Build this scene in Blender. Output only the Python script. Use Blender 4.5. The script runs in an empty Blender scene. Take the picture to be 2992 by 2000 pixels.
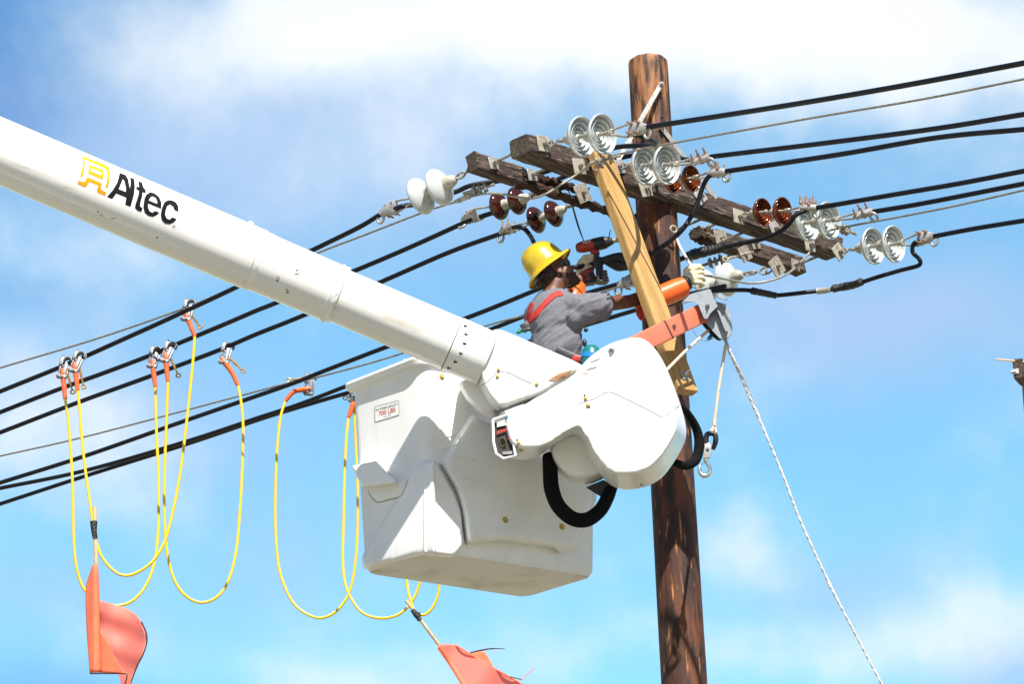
import bpy, bmesh, math, random
from mathutils import Vector, Matrix
from mathutils.bvhtree import BVHTree
random.seed(7)
V = Vector
rad = math.radians
S = bpy.context.scene
COL = S.collection

# ------------------------------------------------------------------ camera
FPX = 10000.0                       # focal length in pixels of the 2992 px wide photograph
CAM = V((0, 0, 1.6))
pitch, roll = rad(20), rad(1.8)
R0 = V((1, 0, 0)); FW = V((0, math.cos(pitch), math.sin(pitch))); U0 = V((0, -math.sin(pitch), math.cos(pitch)))
RT = math.cos(roll)*R0 - math.sin(roll)*U0
UP = math.cos(roll)*U0 + math.sin(roll)*R0
cam = bpy.data.cameras.new('camera'); co = bpy.data.objects.new('camera', cam); COL.objects.link(co)
cam.sensor_width = 36; cam.lens = 36*FPX/2992; cam.clip_start = .1; cam.clip_end = 2000
M = Matrix((RT, UP, -FW)).transposed().to_4x4(); M.translation = CAM
co.matrix_world = M
S.camera = co

def ray(px, py): return (FW + RT*((px-1496)/FPX) - UP*((py-1000)/FPX))
def W(px, py, Y):                    # point seen at that pixel, at distance Y north of the camera
    d = ray(px, py); return CAM + d*(Y/d.y)
def WZ(px, py, Z):
    d = ray(px, py); return CAM + d*((Z-CAM.z)/d.z)
def WP(px, py, p0, n):
    d = ray(px, py); return CAM + d*((p0-CAM).dot(n)/d.dot(n))
def proj(p):
    q = p-CAM; z = q.dot(FW); return (1496+FPX*q.dot(RT)/z, 1000-FPX*q.dot(UP)/z)

# ------------------------------------------------------------------ light
SUN = V((.17, -.59, .79)).normalized()          # towards the sun: high, behind the camera, nearly overhead
sl = bpy.data.lights.new('sun', 'SUN'); so = bpy.data.objects.new('sun', sl); COL.objects.link(so)
sl.energy = 5.0; sl.angle = rad(.55); sl.color = (1, .955, .88)
so.rotation_euler = (-SUN).to_track_quat('-Z', 'Y').to_euler(); so.location = (5, -5, 30)
S.view_settings.view_transform = 'Standard'; S.view_settings.look = 'None'
S.view_settings.exposure = .82; S.view_settings.gamma = 1

world = bpy.data.worlds.new('World'); S.world = world; world.use_nodes = True
nt = world.node_tree; N = nt.nodes; L = nt.links; N.clear()
def nd(t, **k):
    n = N.new(t)
    for a, b in k.items(): setattr(n, a, b)
    return n
def mth(op, a, b=None, c=None):
    n = nd('ShaderNodeMath', operation=op)
    for i, v in enumerate((a, b, c)):
        if v is None: continue
        if isinstance(v, (int, float)): n.inputs[i].default_value = v
        else: L.new(v, n.inputs[i])
    return n.outputs[0]
out = nd('ShaderNodeOutputWorld'); bg = nd('ShaderNodeBackground'); bg.inputs[1].default_value = .066
sky = nd('ShaderNodeTexSky', sky_type='NISHITA'); sky.sun_disc = False
sky.sun_elevation = math.asin(SUN.z); sky.sun_rotation = math.atan2(SUN.x, SUN.y)
sky.altitude = 0; sky.air_density = 1.0; sky.dust_density = .25; sky.ozone_density = 1.6
tc = nd('ShaderNodeTexCoord'); DIR = tc.outputs['Generated']
def dot(v):
    n = nd('ShaderNodeVectorMath', operation='DOT_PRODUCT'); L.new(DIR, n.inputs[0]); n.inputs[1].default_value = v
    return n.outputs['Value']
# azimuth-like / elevation-like coordinates of the sky around the direction of view (fixed in the world)
fwd = mth('MAXIMUM', dot(FW), .05)
su = mth('DIVIDE', dot(RT), fwd); sv = mth('DIVIDE', dot(UP), fwd)
cmb = nd('ShaderNodeCombineXYZ'); L.new(su, cmb.inputs[0]); L.new(sv, cmb.inputs[1])
# warp
ns = nd('ShaderNodeTexNoise'); ns.inputs['Scale'].default_value = 13; ns.inputs['Detail'].default_value = 5; ns.inputs['Roughness'].default_value = .5
L.new(cmb.outputs[0], ns.inputs['Vector'])
wsub = nd('ShaderNodeVectorMath', operation='SUBTRACT'); L.new(ns.outputs['Color'], wsub.inputs[0]); wsub.inputs[1].default_value = (.5, .5, .5)
wsc = nd('ShaderNodeVectorMath', operation='SCALE'); L.new(wsub.outputs[0], wsc.inputs[0]); wsc.inputs['Scale'].default_value = .055
wadd = nd('ShaderNodeVectorMath', operation='ADD'); L.new(cmb.outputs[0], wadd.inputs[0]); L.new(wsc.outputs[0], wadd.inputs[1])
sep = nd('ShaderNodeSeparateXYZ'); L.new(wadd.outputs[0], sep.inputs[0])
def blob(x, y, rx, ry, amp):         # a soft bank of cloud; x, y, rx, ry in thousandths
    cx, cy = (x*1.2754-1496)/FPX, -(y*1.2754-1000)/FPX
    a = mth('MULTIPLY', mth('SUBTRACT', sep.outputs[0], cx), FPX/(rx*1.2754))
    b = mth('MULTIPLY', mth('SUBTRACT', sep.outputs[1], cy), FPX/(ry*1.2754))
    e = mth('EXPONENT', mth('MULTIPLY', mth('ADD', mth('MULTIPLY', a, a), mth('MULTIPLY', b, b)), -1.0))
    return mth('MULTIPLY', e, amp)
# white cloud banks
WHITE = [(1250,50,720,180,1.05),(1950,100,520,220,.68),(640,150,330,150,.55),(2330,60,260,150,.35),(150,560,330,120,.42),
         (60,980,330,160,.55),(230,1170,200,90,.25),(820,1540,260,120,.5),(1700,1250,150,90,.42),(1750,1480,700,90,.38),(2250,1420,260,110,.38),
         (900,380,220,110,.34),(1000,1200,330,150,.12),(2330,400,260,120,.2),(330,1450,300,80,.18),(1250,1300,300,160,.15)]
dens = None
for w in WHITE:
    b = blob(*w); dens = b if dens is None else mth('ADD', dens, b)
ns2 = nd('ShaderNodeTexNoise'); ns2.inputs['Scale'].default_value = 20; ns2.inputs['Detail'].default_value = 6; ns2.inputs['Roughness'].default_value = .55
L.new(cmb.outputs[0], ns2.inputs['Vector'])
dens = mth('ADD', dens, mth('MULTIPLY', mth('SUBTRACT', ns2.outputs['Fac'], .5), .95))
ns3 = nd('ShaderNodeTexNoise'); ns3.inputs['Scale'].default_value = 75; ns3.inputs['Detail'].default_value = 5; ns3.inputs['Roughness'].default_value = .6
L.new(wadd.outputs[0], ns3.inputs['Vector'])
dens = mth('ADD', dens, mth('MULTIPLY', mth('SUBTRACT', ns3.outputs['Fac'], .5), .20))
far = mth('SUBTRACT', 1.0, mth('MULTIPLY', mth('MINIMUM', 1.0, mth('MULTIPLY', mth('ADD', mth('MULTIPLY', su, su), mth('MULTIPLY', sv, sv)), .8)), 1.0))
mr = nd('ShaderNodeMapRange', interpolation_type='SMOOTHSTEP'); L.new(dens, mr.inputs[0]); mr.inputs[1].default_value = -.04; mr.inputs[2].default_value = 1.0
# grey-lavender thin cloud
LAV = [(350,330,360,170,.75),(900,430,420,170,.6),(1900,760,420,150,.7),(2250,760,260,140,.45),(150,900,420,200,.45),(420,1000,320,160,.3),
       (100,1400,300,100,.4),(1950,1330,260,110,.5),(650,1260,220,120,.35),(2300,1540,160,80,.55),(950,260,300,110,.35),(1750,560,300,140,.4)]
lav = None
for w in LAV:
    b = blob(*w); lav = b if lav is None else mth('ADD', lav, b)
lav = mth('MINIMUM', lav, .85)
# clear dark-blue corners of open sky
DEEP = [(-330,130,500,260,.98),(100,300,200,110,.35),(60,1640,420,110,.45),(0,700,300,70,.25),(2400,1600,200,100,.3),(2420,240,120,160,.15),(700,300,90,60,.2)]
deep = None
for w in DEEP:
    b = blob(*w); deep = b if deep is None else mth('ADD', deep, b)
def mix(f, a, b):
    n = nd('ShaderNodeMix', data_type='RGBA'); n.clamp_factor = True
    L.new(f, n.inputs[0])
    for i, v in ((6, a), (7, b)):
        if isinstance(v, tuple): n.inputs[i].default_value = (*v, 1)
        else: L.new(v, n.inputs[i])
    return n.outputs[2]
tint = nd('ShaderNodeMix', data_type='RGBA', blend_type='MULTIPLY'); tint.inputs[0].default_value = 1
L.new(sky.outputs[0], tint.inputs[6]); tint.inputs[7].default_value = (1.30, 2.0, 1.95, 1)
SKYK = 8.0/.12*.1
c1 = mix(deep, tint.outputs[2], (.5, 1.9, 5.4))
c2 = mix(lav, c1, (3.9, 5.5, 8.1))
c3 = mix(mr.outputs[0], c2, (8.6, 9.0, 9.3))
c4 = mix(far, sky.outputs[0], c3)
L.new(c4, bg.inputs[0]); L.new(bg.outputs[0], out.inputs[0])

# ------------------------------------------------------------------ materials
MATS = {}
def mat(name, color, rough=.5, metal=0.0, var=0.0, vscale=20, bump=0.0, bscale=60, color2=None, cmix=(.45,.6), axis=None, stretch=8, coat=0, trans=0, spec=.5, detail=4, wave=None):
    m = bpy.data.materials.new(name); m.use_nodes = True
    t = m.node_tree; n = t.nodes; l = t.links; b = n['Principled BSDF']
    b.inputs['Base Color'].default_value = (*color, 1); b.inputs['Roughness'].default_value = rough; b.inputs['Metallic'].default_value = metal
    b.inputs['Specular IOR Level'].default_value = spec
    if coat: b.inputs['Coat Weight'].default_value = coat; b.inputs['Coat Roughness'].default_value = .08
    tc = n.new('ShaderNodeTexCoord'); vec = tc.outputs['Object']
    if axis is not None:
        ax = V(axis).normalized()
        d = n.new('ShaderNodeVectorMath'); d.operation = 'DOT_PRODUCT'; l.new(vec, d.inputs[0]); d.inputs[1].default_value = ax
        s = n.new('ShaderNodeVectorMath'); s.operation = 'SCALE'; s.inputs[0].default_value = ax*(1-1/stretch); l.new(d.outputs['Value'], s.inputs['Scale'])
        u = n.new('ShaderNodeVectorMath'); u.operation = 'SUBTRACT'; l.new(vec, u.inputs[0]); l.new(s.outputs[0], u.inputs[1]); vec = u.outputs[0]
    m['_'] = 0; del m['_']
    def noise(sc, det=detail, ro=.6):
        x = n.new('ShaderNodeTexNoise'); x.inputs['Scale'].default_value = sc; x.inputs['Detail'].default_value = det; x.inputs['Roughness'].default_value = ro
        l.new(vec, x.inputs['Vector']); return x.outputs['Fac']
    if color2 is not None or var:
        f = noise(vscale)
        r = n.new('ShaderNodeMapRange'); l.new(f, r.inputs[0]); r.inputs[1].default_value = cmix[0]; r.inputs[2].default_value = cmix[1]
        mx = n.new('ShaderNodeMix'); mx.data_type = 'RGBA'; l.new(r.outputs[0], mx.inputs[0])
        c2 = color2 if color2 is not None else tuple(c*(1-var) for c in color)
        mx.inputs[6].default_value = (*color, 1); mx.inputs[7].default_value = (*c2, 1)
        l.new(mx.outputs[2], b.inputs['Base Color'])
    if bump:
        f = noise(bscale, 6, .65)
        bp = n.new('ShaderNodeBump'); bp.inputs['Strength'].default_value = bump; bp.inputs['Distance'].default_value = .02
        l.new(f, bp.inputs['Height']); l.new(bp.outputs[0], b.inputs['Normal'])
    if trans: b.inputs['Transmission Weight'].default_value = trans
    MATS[name] = m
    return m
def layer(m, color, scale, lo, hi, axis=None, stretch=8, detail=5):
    """lay irregular patches of another colour over a material"""
    t = m.node_tree; n = t.nodes; l = t.links; b = n['Principled BSDF']
    tc = n.new('ShaderNodeTexCoord'); vec = tc.outputs['Object']
    if axis is not None:
        ax = V(axis).normalized()
        d = n.new('ShaderNodeVectorMath'); d.operation = 'DOT_PRODUCT'; l.new(vec, d.inputs[0]); d.inputs[1].default_value = ax
        s = n.new('ShaderNodeVectorMath'); s.operation = 'SCALE'; s.inputs[0].default_value = ax*(1-1/stretch); l.new(d.outputs['Value'], s.inputs['Scale'])
        u = n.new('ShaderNodeVectorMath'); u.operation = 'SUBTRACT'; l.new(vec, u.inputs[0]); l.new(s.outputs[0], u.inputs[1]); vec = u.outputs[0]
    x = n.new('ShaderNodeTexNoise'); x.inputs['Scale'].default_value = scale; x.inputs['Detail'].default_value = detail; l.new(vec, x.inputs['Vector'])
    r = n.new('ShaderNodeMapRange'); l.new(x.outputs['Fac'], r.inputs[0]); r.inputs[1].default_value = lo; r.inputs[2].default_value = hi
    mx = n.new('ShaderNodeMix'); mx.data_type = 'RGBA'; l.new(r.outputs[0], mx.inputs[0]); mx.inputs[7].default_value = (*color, 1)
    old = b.inputs['Base Color']
    if old.is_linked: l.new(old.links[0].from_socket, mx.inputs[6])
    else: mx.inputs[6].default_value = old.default_value
    l.new(mx.outputs[2], old)
    return m

ARMDIR = V((.64, .77, 0)).normalized(); LINE = V((.77, -.64, 0)).normalized()
m_white = mat('white_gelcoat', (.86,.855,.84), .32, var=.06, vscale=3, coat=.25, spec=.4)
layer(m_white, (.77,.76,.73), 2.6, .52, .78)
layer(m_white, (.40,.36,.30), 34, .72, .76)
layer(m_white, (.74,.72,.67), 11, .60, .80, axis=(0,0,1), stretch=6)
m_white2 = mat('white_fibreglass_tube', (.83,.82,.80), .28, var=.05, vscale=2.5, coat=.3, axis=(.9,0,-.4), stretch=6)
layer(m_white2, (.62,.58,.50), 16, .62, .74, axis=(.9,0,-.4), stretch=14)
layer(m_white2, (.30,.27,.22), 40, .735, .77)
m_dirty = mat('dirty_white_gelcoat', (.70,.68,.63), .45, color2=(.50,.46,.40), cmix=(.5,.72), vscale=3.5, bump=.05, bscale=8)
m_resin = mat('raw_fibreglass', (.50,.27,.13), .6, var=.4, vscale=15)
m_dark = mat('dark_cavity', (.03,.02,.018), .7, var=.3)
m_black = mat('black_rubber', (.012,.012,.014), .42, var=.3, vscale=30, bump=.15, bscale=90)
m_wire = mat('black_insulated_wire', (.006,.007,.012), .45, spec=.3, var=.3, vscale=25, bump=.1, bscale=60)
m_hose = mat('black_hose_wrap', (.006,.006,.007), .85, bump=.3, bscale=30, spec=.1)
m_strand = mat('steel_strand', (.36,.34,.29), .5, .55, var=.35, vscale=60)
m_galv = mat('galvanised_steel', (.44,.43,.41), .45, .35, color2=(.27,.26,.22), cmix=(.45,.7), vscale=28, bump=.12, bscale=90)
m_galvd = mat('weathered_steel', (.34,.31,.26), .6, .2, color2=(.16,.13,.10), cmix=(.45,.7), vscale=45, bump=.25, bscale=120)
m_plate = mat('weathered_plate', (.38,.36,.29), .6, .15, color2=(.19,.165,.11), cmix=(.48,.68), vscale=22, bump=.15, bscale=80)
m_alu = mat('cast_aluminium', (.20,.205,.22), .42, .35, var=.3, vscale=40, bump=.15, bscale=80)
m_copper = mat('rusty_bolt', (.27,.14,.085), .6, .3, color2=(.36,.29,.23), cmix=(.4,.65), vscale=60)
m_brass = mat('brass', (.60,.36,.10), .3, .7, var=.3)
m_porc = mat('white_porcelain', (.50,.535,.53), .12, var=.06, vscale=12, coat=.5, spec=.6)
m_porcb = mat('brown_porcelain', (.15,.028,.004), .14, color2=(.07,.012,.003), cmix=(.4,.7), vscale=12, coat=.3, spec=.5)
m_porcd = mat('dark_brown_porcelain', (.028,.007,.004), .07, color2=(.05,.009,.004), cmix=(.4,.7), vscale=10, coat=.35, spec=.5)
m_cement = mat('pale_cement', (.44,.42,.34), .6, var=.25, vscale=40)
m_arm = mat('weathered_timber', (.085,.055,.042), .85, color2=(.018,.012,.009), cmix=(.38,.64), axis=ARMDIR, stretch=16, vscale=42, bump=.8, bscale=55, detail=8)
layer(m_arm, (.17,.125,.10), 16, .56, .74, axis=ARMDIR, stretch=18)
layer(m_arm, (.22,.17,.135), 85, .57, .66, axis=ARMDIR, stretch=34)
layer(m_arm, (.010,.007,.005), 60, .58, .63, axis=ARMDIR, stretch=26)
m_rot = mat('rotten_timber', (.06,.025,.012), .9, color2=(.02,.011,.007), cmix=(.4,.6), axis=ARMDIR, stretch=5, vscale=40, bump=1, bscale=60, detail=8)
m_pole = mat('creosoted_pole_wood', (.135,.040,.014), .7, color2=(.035,.012,.006), cmix=(.36,.6), axis=(.01,0,1), stretch=7, vscale=13, bump=.5, bscale=35, detail=9)
_t = m_pole.node_tree; _b = _t.nodes['Principled BSDF']; _src = _b.inputs['Base Color'].links[0].from_socket     # paler, weathered wood near the top
_tc = _t.nodes.new('ShaderNodeTexCoord'); _sp = _t.nodes.new('ShaderNodeSeparateXYZ'); _t.links.new(_tc.outputs['Object'], _sp.inputs[0])
_n = _t.nodes.new('ShaderNodeTexNoise'); _n.inputs['Scale'].default_value = 6; _n.inputs['Detail'].default_value = 8; _mp = _t.nodes.new('ShaderNodeMapping'); _mp.inputs['Scale'].default_value = (2.5,2.5,.5)
_t.links.new(_tc.outputs['Object'], _mp.inputs[0]); _t.links.new(_mp.outputs[0], _n.inputs['Vector'])
_a = _t.nodes.new('ShaderNodeMath'); _a.operation = 'MULTIPLY_ADD'; _t.links.new(_n.outputs['Fac'], _a.inputs[0]); _a.inputs[1].default_value = 3.4; _t.links.new(_sp.outputs[2], _a.inputs[2])
_r = _t.nodes.new('ShaderNodeMapRange'); _t.links.new(_a.outputs[0], _r.inputs[0]); _r.inputs[1].default_value = 11.75; _r.inputs[2].default_value = 12.35; _r.inputs[4].default_value = .8
_m = _t.nodes.new('ShaderNodeMix'); _m.data_type = 'RGBA'; _t.links.new(_r.outputs[0], _m.inputs[0]); _t.links.new(_src, _m.inputs[6]); _m.inputs[7].default_value = (.40,.165,.06,1); _t.links.new(_m.outputs[2], _b.inputs['Base Color'])
layer(m_pole, (.022,.009,.006), 17, .46, .61, axis=(0,0,1), stretch=4.5, detail=9)
layer(m_pole, (.018,.008,.006), 70, .62, .70, axis=(0,0,1), stretch=30)
layer(m_pole, (.42,.17,.055), 42, .63, .70, axis=(0,0,1), stretch=9)
m_lumber = mat('fresh_lumber', (.46,.29,.105), .65, color2=(.35,.20,.062), cmix=(.42,.62), axis=(.27,.02,-.93), stretch=22, vscale=24, bump=.25, bscale=40, detail=6)
layer(m_lumber, (.22,.085,.03), 7, .72, .76, axis=(.27,.02,-.93), stretch=3)
m_end = mat('cut_timber_end', (.085,.06,.045), .9, color2=(.03,.022,.017), cmix=(.4,.6), vscale=50, bump=.9, bscale=70)
layer(m_end, (.07,.075,.03), 25, .55, .68)
m_yel = mat('yellow_cable', (.86,.58,.02), .35, var=.12, vscale=30)
m_or = mat('orange_boot', (.80,.13,.03), .45, var=.15)
m_coral = mat('coral_fibreglass', (.74,.17,.10), .35, var=.10, vscale=6, coat=.2)
m_glovo = mat('orange_rubber', (.85,.12,.012), .38, var=.1)
m_leather = mat('cream_leather', (.70,.60,.40), .7, var=.2, vscale=40, bump=.4, bscale=70)
m_skin = mat('shaded_tan_skin', (.14,.050,.025), .5, var=.2, vscale=25, bump=.08, bscale=90)  # tan darkened further; shade on the face is put into this base colour
m_hair = mat('dark_hair', (.03,.016,.010), .8, var=.4, vscale=90, bump=.5, bscale=200)
m_hat = mat('yellow_hard_hat', (.54,.37,.010), .25, color2=(.44,.28,.010), cmix=(.5,.75), vscale=10, coat=.6)
m_shirt = mat('grey_t_shirt', (.16,.158,.18), .9, var=.1, vscale=60, bump=.12, bscale=250, spec=.15)
m_trous = mat('dark_trousers', (.05,.06,.09), .9, var=.3)
m_red = mat('red_webbing', (.45,.018,.010), .7, var=.15, vscale=80, bump=.2, bscale=200)
m_green = mat('green_plastic', (.01,.22,.10), .5)
m_teal = mat('teal_plastic', (.01,.15,.16), .3, var=.15)
m_blue = mat('blue_plastic', (.02,.20,.55), .4)
m_drr = mat('red_tool_plastic', (.42,.025,.015), .38, var=.2, vscale=30, bump=.1, bscale=60)
m_drb = mat('black_tool_plastic', (.015,.016,.02), .4, var=.2)
m_grey = mat('grey_cast_housing', (.24,.26,.29), .5, .1, var=.15, vscale=30, bump=.15, bscale=90)
m_rope = mat('white_rope', (.66,.66,.64), .8, var=.35, vscale=50, bump=.6, bscale=90)
m_ropet = mat('tan_flecked_rope', (.60,.50,.38), .8, color2=(.10,.06,.05), cmix=(.66,.70), vscale=38, bump=.3, bscale=120)
m_tape = mat('black_tape', (.010,.010,.011), .35, bump=.6, bscale=60)
m_stick = mat('bare_wood_stick', (.66,.42,.22), .6, var=.2)
m_paint = mat('black_marking', (.008,.009,.013), .75, spec=.1)
m_txtr = mat('red_marking', (.55,.03,.02), .4)
m_txtg = mat('dark_grey_marking', (.06,.07,.11), .4)
m_orn = mat('amber_marking', (.90,.45,.01), .4)
# amber logo runs from yellow at the top to orange at the foot (printed)
m_stk = mat('white_sticker', (.84,.84,.82), .4)
m_ybolt = mat('yellow_nylon_bolt', (.55,.42,.10), .4, var=.2)
m_glass = mat('black_lens', (.004,.004,.005), .08, coat=1)
m_cloth = mat('fluorescent_cloth', (1.0,.34,.17), .6, var=.12, vscale=14, bump=.1, bscale=200)
t = m_cloth.node_tree; b = t.nodes['Principled BSDF']
tl = t.nodes.new('ShaderNodeBsdfTranslucent'); tl.inputs[0].default_value = (1,.40,.34,1)
ms = t.nodes.new('ShaderNodeMixShader'); ms.inputs[0].default_value = .5
t.links.new(b.outputs[0], ms.inputs[1]); t.links.new(tl.outputs[0], ms.inputs[2]); t.links.new(ms.outputs[0], t.nodes['Material Output'].inputs[0])
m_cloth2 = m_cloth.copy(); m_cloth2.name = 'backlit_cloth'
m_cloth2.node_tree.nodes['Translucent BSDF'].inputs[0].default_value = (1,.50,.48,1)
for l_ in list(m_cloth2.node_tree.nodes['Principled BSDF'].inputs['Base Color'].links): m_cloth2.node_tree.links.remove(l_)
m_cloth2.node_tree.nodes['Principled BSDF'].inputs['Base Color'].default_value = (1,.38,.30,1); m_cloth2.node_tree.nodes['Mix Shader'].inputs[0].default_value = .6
m_ground = mat('sandy_ground', (.27,.235,.17), .9, color2=(.17,.165,.09), cmix=(.4,.6), vscale=.4, bump=.3, bscale=3)
m_asph = mat('asphalt', (.06,.06,.06), .9, var=.3, vscale=2)
# shirt folds: long diagonal creases
t = m_shirt.node_tree; b = t.nodes['Principled BSDF']
tcn = t.nodes.new('ShaderNodeTexCoord'); wv = t.nodes.new('ShaderNodeTexNoise'); mp = t.nodes.new('ShaderNodeMapping')
mp.inputs['Rotation'].default_value = (0, rad(-62), 0); mp.inputs['Scale'].default_value = (14, 9, 7)
t.links.new(tcn.outputs['Object'], mp.inputs[0]); t.links.new(mp.outputs[0], wv.inputs['Vector']); wv.inputs['Scale'].default_value = 1.0; wv.inputs['Detail'].default_value = 2.5
wv.inputs['Distortion'].default_value = .7
bp = t.nodes.new('ShaderNodeBump'); bp.inputs['Strength'].default_value = .5; bp.inputs['Distance'].default_value = .03
t.links.new(wv.outputs['Fac'], bp.inputs['Height'])
old = b.inputs['Normal'].links[0].from_node; t.links.new(bp.outputs[0], old.inputs['Normal'])

# ------------------------------------------------------------------ object helpers
ORI = {}
def tag(o, label, cat, group=None, kind=None):
    o['label'] = label; o['category'] = cat
    if group: o['group'] = group
    if kind: o['kind'] = kind
    return o
def thing(name, label, cat, loc, group=None):
    o = bpy.data.objects.new(name, None); COL.objects.link(o); o.empty_display_size = .1
    o.location = loc; ORI[o] = V(loc); return tag(o, label, cat, group)
def obj(name, bm, m, parent=None, smooth=True, angle=None):
    bmesh.ops.recalc_face_normals(bm, faces=bm.faces[:]) if not getattr(bm, 'keepn', False) else None
    off = ORI.get(parent, V((0,0,0))) if parent else V((0,0,0))
    if parent: bmesh.ops.translate(bm, verts=bm.verts[:], vec=-off)
    me = bpy.data.meshes.new(name); bm.to_mesh(me); bm.free()
    for x in (m if isinstance(m, (list, tuple)) else [m]): me.materials.append(x)
    if smooth:
        me.polygons.foreach_set('use_smooth', [True]*len(me.polygons))
        try: me.set_sharp_from_angle(angle=rad(angle or 40))
        except Exception: pass
    o = bpy.data.objects.new(name, me); COL.objects.link(o)
    if parent: o.parent = parent; ORI[o] = off
    else: ORI[o] = V((0,0,0))
    return o
def remesh(o, voxel, it=4, fac=.5, keep=False):
    r = o.modifiers.new('remesh', 'REMESH'); r.mode = 'VOXEL'; r.voxel_size = voxel; r.use_smooth_shade = True
    if it:
        s = o.modifiers.new('smooth', 'SMOOTH'); s.factor = fac; s.iterations = it
    dg = bpy.context.evaluated_depsgraph_get(); ev = o.evaluated_get(dg)
    me = bpy.data.meshes.new_from_object(ev, preserve_all_data_layers=False, depsgraph=dg)
    o.modifiers.clear()
    if not len(me.materials):
        for x in o.data.materials: me.materials.append(x)
    me.polygons.foreach_set('use_smooth', [True]*len(me.polygons))
    o.data = me
    return o
def new(): return bmesh.new()
def frame(d, up=V((0,0,1))):
    d = V(d).normalized()
    s = d.cross(up)
    if s.length < 1e-3: s = d.cross(V((0,1,0)))
    s.normalize(); u = s.cross(d).normalized(); return d, s, u
def ringv(bm, c, s, u, r, n, ru=None): return [bm.verts.new(c + s*math.cos(2*math.pi*i/n)*r + u*math.sin(2*math.pi*i/n)*(ru or r)) for i in range(n)]
def bridge(bm, a, b):
    n = len(a)
    for i in range(n): bm.faces.new((a[i], a[(i+1) % n], b[(i+1) % n], b[i]))
def cone(bm, p0, r0, p1, r1, n=16, caps=True):
    d, s, u = frame(p1-p0)
    a = ringv(bm, p0, s, u, r0, n); b = ringv(bm, p1, s, u, r1, n); bridge(bm, a, b)
    if caps: bm.faces.new(a[::-1]); bm.faces.new(b)
def lathe(bm, p, axis, prof, n=32, up=V((0,0,1))):
    d, s, u = frame(axis, up); prev = None
    for z, r in prof:
        c = p + d*z
        if r < 1e-5: cur = [bm.verts.new(c)]
        else: cur = ringv(bm, c, s, u, r, n)
        if prev is not None:
            if len(prev) == 1 and len(cur) > 1:
                for i in range(n): bm.faces.new((prev[0], cur[(i+1) % n], cur[i]))
            elif len(cur) == 1 and len(prev) > 1:
                for i in range(n): bm.faces.new((prev[i], prev[(i+1) % n], cur[0]))
            elif len(cur) > 1: bridge(bm, prev, cur)
        elif len(cur) > 1: bm.faces.new(cur[::-1])
        prev = cur
    if prev and len(prev) > 1: bm.faces.new(prev)
def catmull(pts, n=8):
    P = [V(p) for p in pts]
    if len(P) < 3: return P
    P = [P[0]*2-P[1]] + P + [P[-1]*2-P[-2]]; out = []
    for i in range(1, len(P)-2):
        for k in range(n):
            t = k/n; a, b, c, d = P[i-1], P[i], P[i+1], P[i+2]
            out.append(.5*((2*b)+(c-a)*t+(2*a-5*b+4*c-d)*t*t+(3*b-a-3*c+d)*t**3))
    out.append(P[-2]); return out
def tube(bm, pts, r, n=10, sm=8, caps=True):
    """sweep a circle; r a number or a list along the given points"""
    rs = r if isinstance(r, (list, tuple)) else [r]*len(pts)
    if len(pts) > 2 and sm > 1:
        Q = catmull(pts, sm); rr = []
        for i in range(len(pts)-1):
            for k in range(sm): rr.append(rs[i]+(rs[i+1]-rs[i])*k/sm)
        rr.append(rs[-1])
    else: Q = [V(p) for p in pts]; rr = rs
    prev = None; first = None; u = None
    for i, p in enumerate(Q):
        d = (Q[min(i+1, len(Q)-1)]-Q[max(i-1, 0)]).normalized()
        if u is None: d, s, u = frame(d)
        else:
            u = (u-d*u.dot(d)).normalized(); s = d.cross(u)
        cur = ringv(bm, p, s, u, rr[i], n)
        if prev: bridge(bm, prev, cur)
        else: first = cur
        prev = cur
    if caps: bm.faces.new(first[::-1]); bm.faces.new(prev)
def box(bm, c, ax, ay, az):
    """ax, ay, az are half-extent vectors"""
    v = [bm.verts.new(c+ax*i+ay*j+az*k) for k in (-1,1) for j in (-1,1) for i in (-1,1)]
    for f in ((0,1,3,2),(4,6,7,5),(0,4,5,1),(2,3,7,6),(0,2,6,4),(1,5,7,3)): bm.faces.new([v[i] for i in f])
    return v
def bbox(bm, c, ax, ay, az, bev=.003, seg=2):
    v = box(bm, c, ax, ay, az); es = {e for x in v for e in x.link_edges}
    bmesh.ops.bevel(bm, geom=list(es), offset=bev, segments=seg, affect='EDGES', profile=.6)
def sphere(bm, c, ax, ay=None, az=None, seg=3):
    """ellipsoid with semi-axis vectors (or one radius)"""
    if not isinstance(ax, Vector): r = ax; ax, ay, az = V((r,0,0)), V((0,r,0)), V((0,0,r))
    m = Matrix((ax, ay, az)).transposed().to_4x4(); m.translation = c
    bmesh.ops.create_icosphere(bm, subdivisions=seg, radius=1, matrix=m)
def caps(bm, pts, n=14):
    """chain of tapered capsules for remeshing"""
    for i, (p, r) in enumerate(pts):
        sphere(bm, p, r, seg=2)
        if i: cone(bm, pts[i-1][0], pts[i-1][1], p, r, n)
def torus(bm, c, nrm, R, r, n=24, k=8, a0=0, a1=360, ref=V((0,0,1)), sx=1, sy=1):
    d, s, u = frame(nrm, ref); full = abs(a1-a0) >= 360; prev = None; first = None
    m = n if full else n+1
    for i in range(m):
        a = rad(a0+(a1-a0)*i/n); q = s*math.cos(a)*sx+u*math.sin(a)*sy; o = q.normalized()
        cur = [bm.verts.new(c+q*R+o*math.cos(2*math.pi*j/k)*r+d*math.sin(2*math.pi*j/k)*r) for j in range(k)]
        if prev: bridge(bm, prev, cur)
        else: first = cur
        prev = cur
    if full: bridge(bm, prev, first)
    else: bm.faces.new(first[::-1]); bm.faces.new(prev)
def prism(bm, loops):
    """loft through a list of loops of points, capped"""
    prev = None
    for lp in loops:
        cur = [bm.verts.new(p) for p in lp]
        if prev: bridge(bm, prev, cur)
        else: bm.faces.new(cur[::-1])
        prev = cur
    bm.faces.new(prev)
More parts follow.
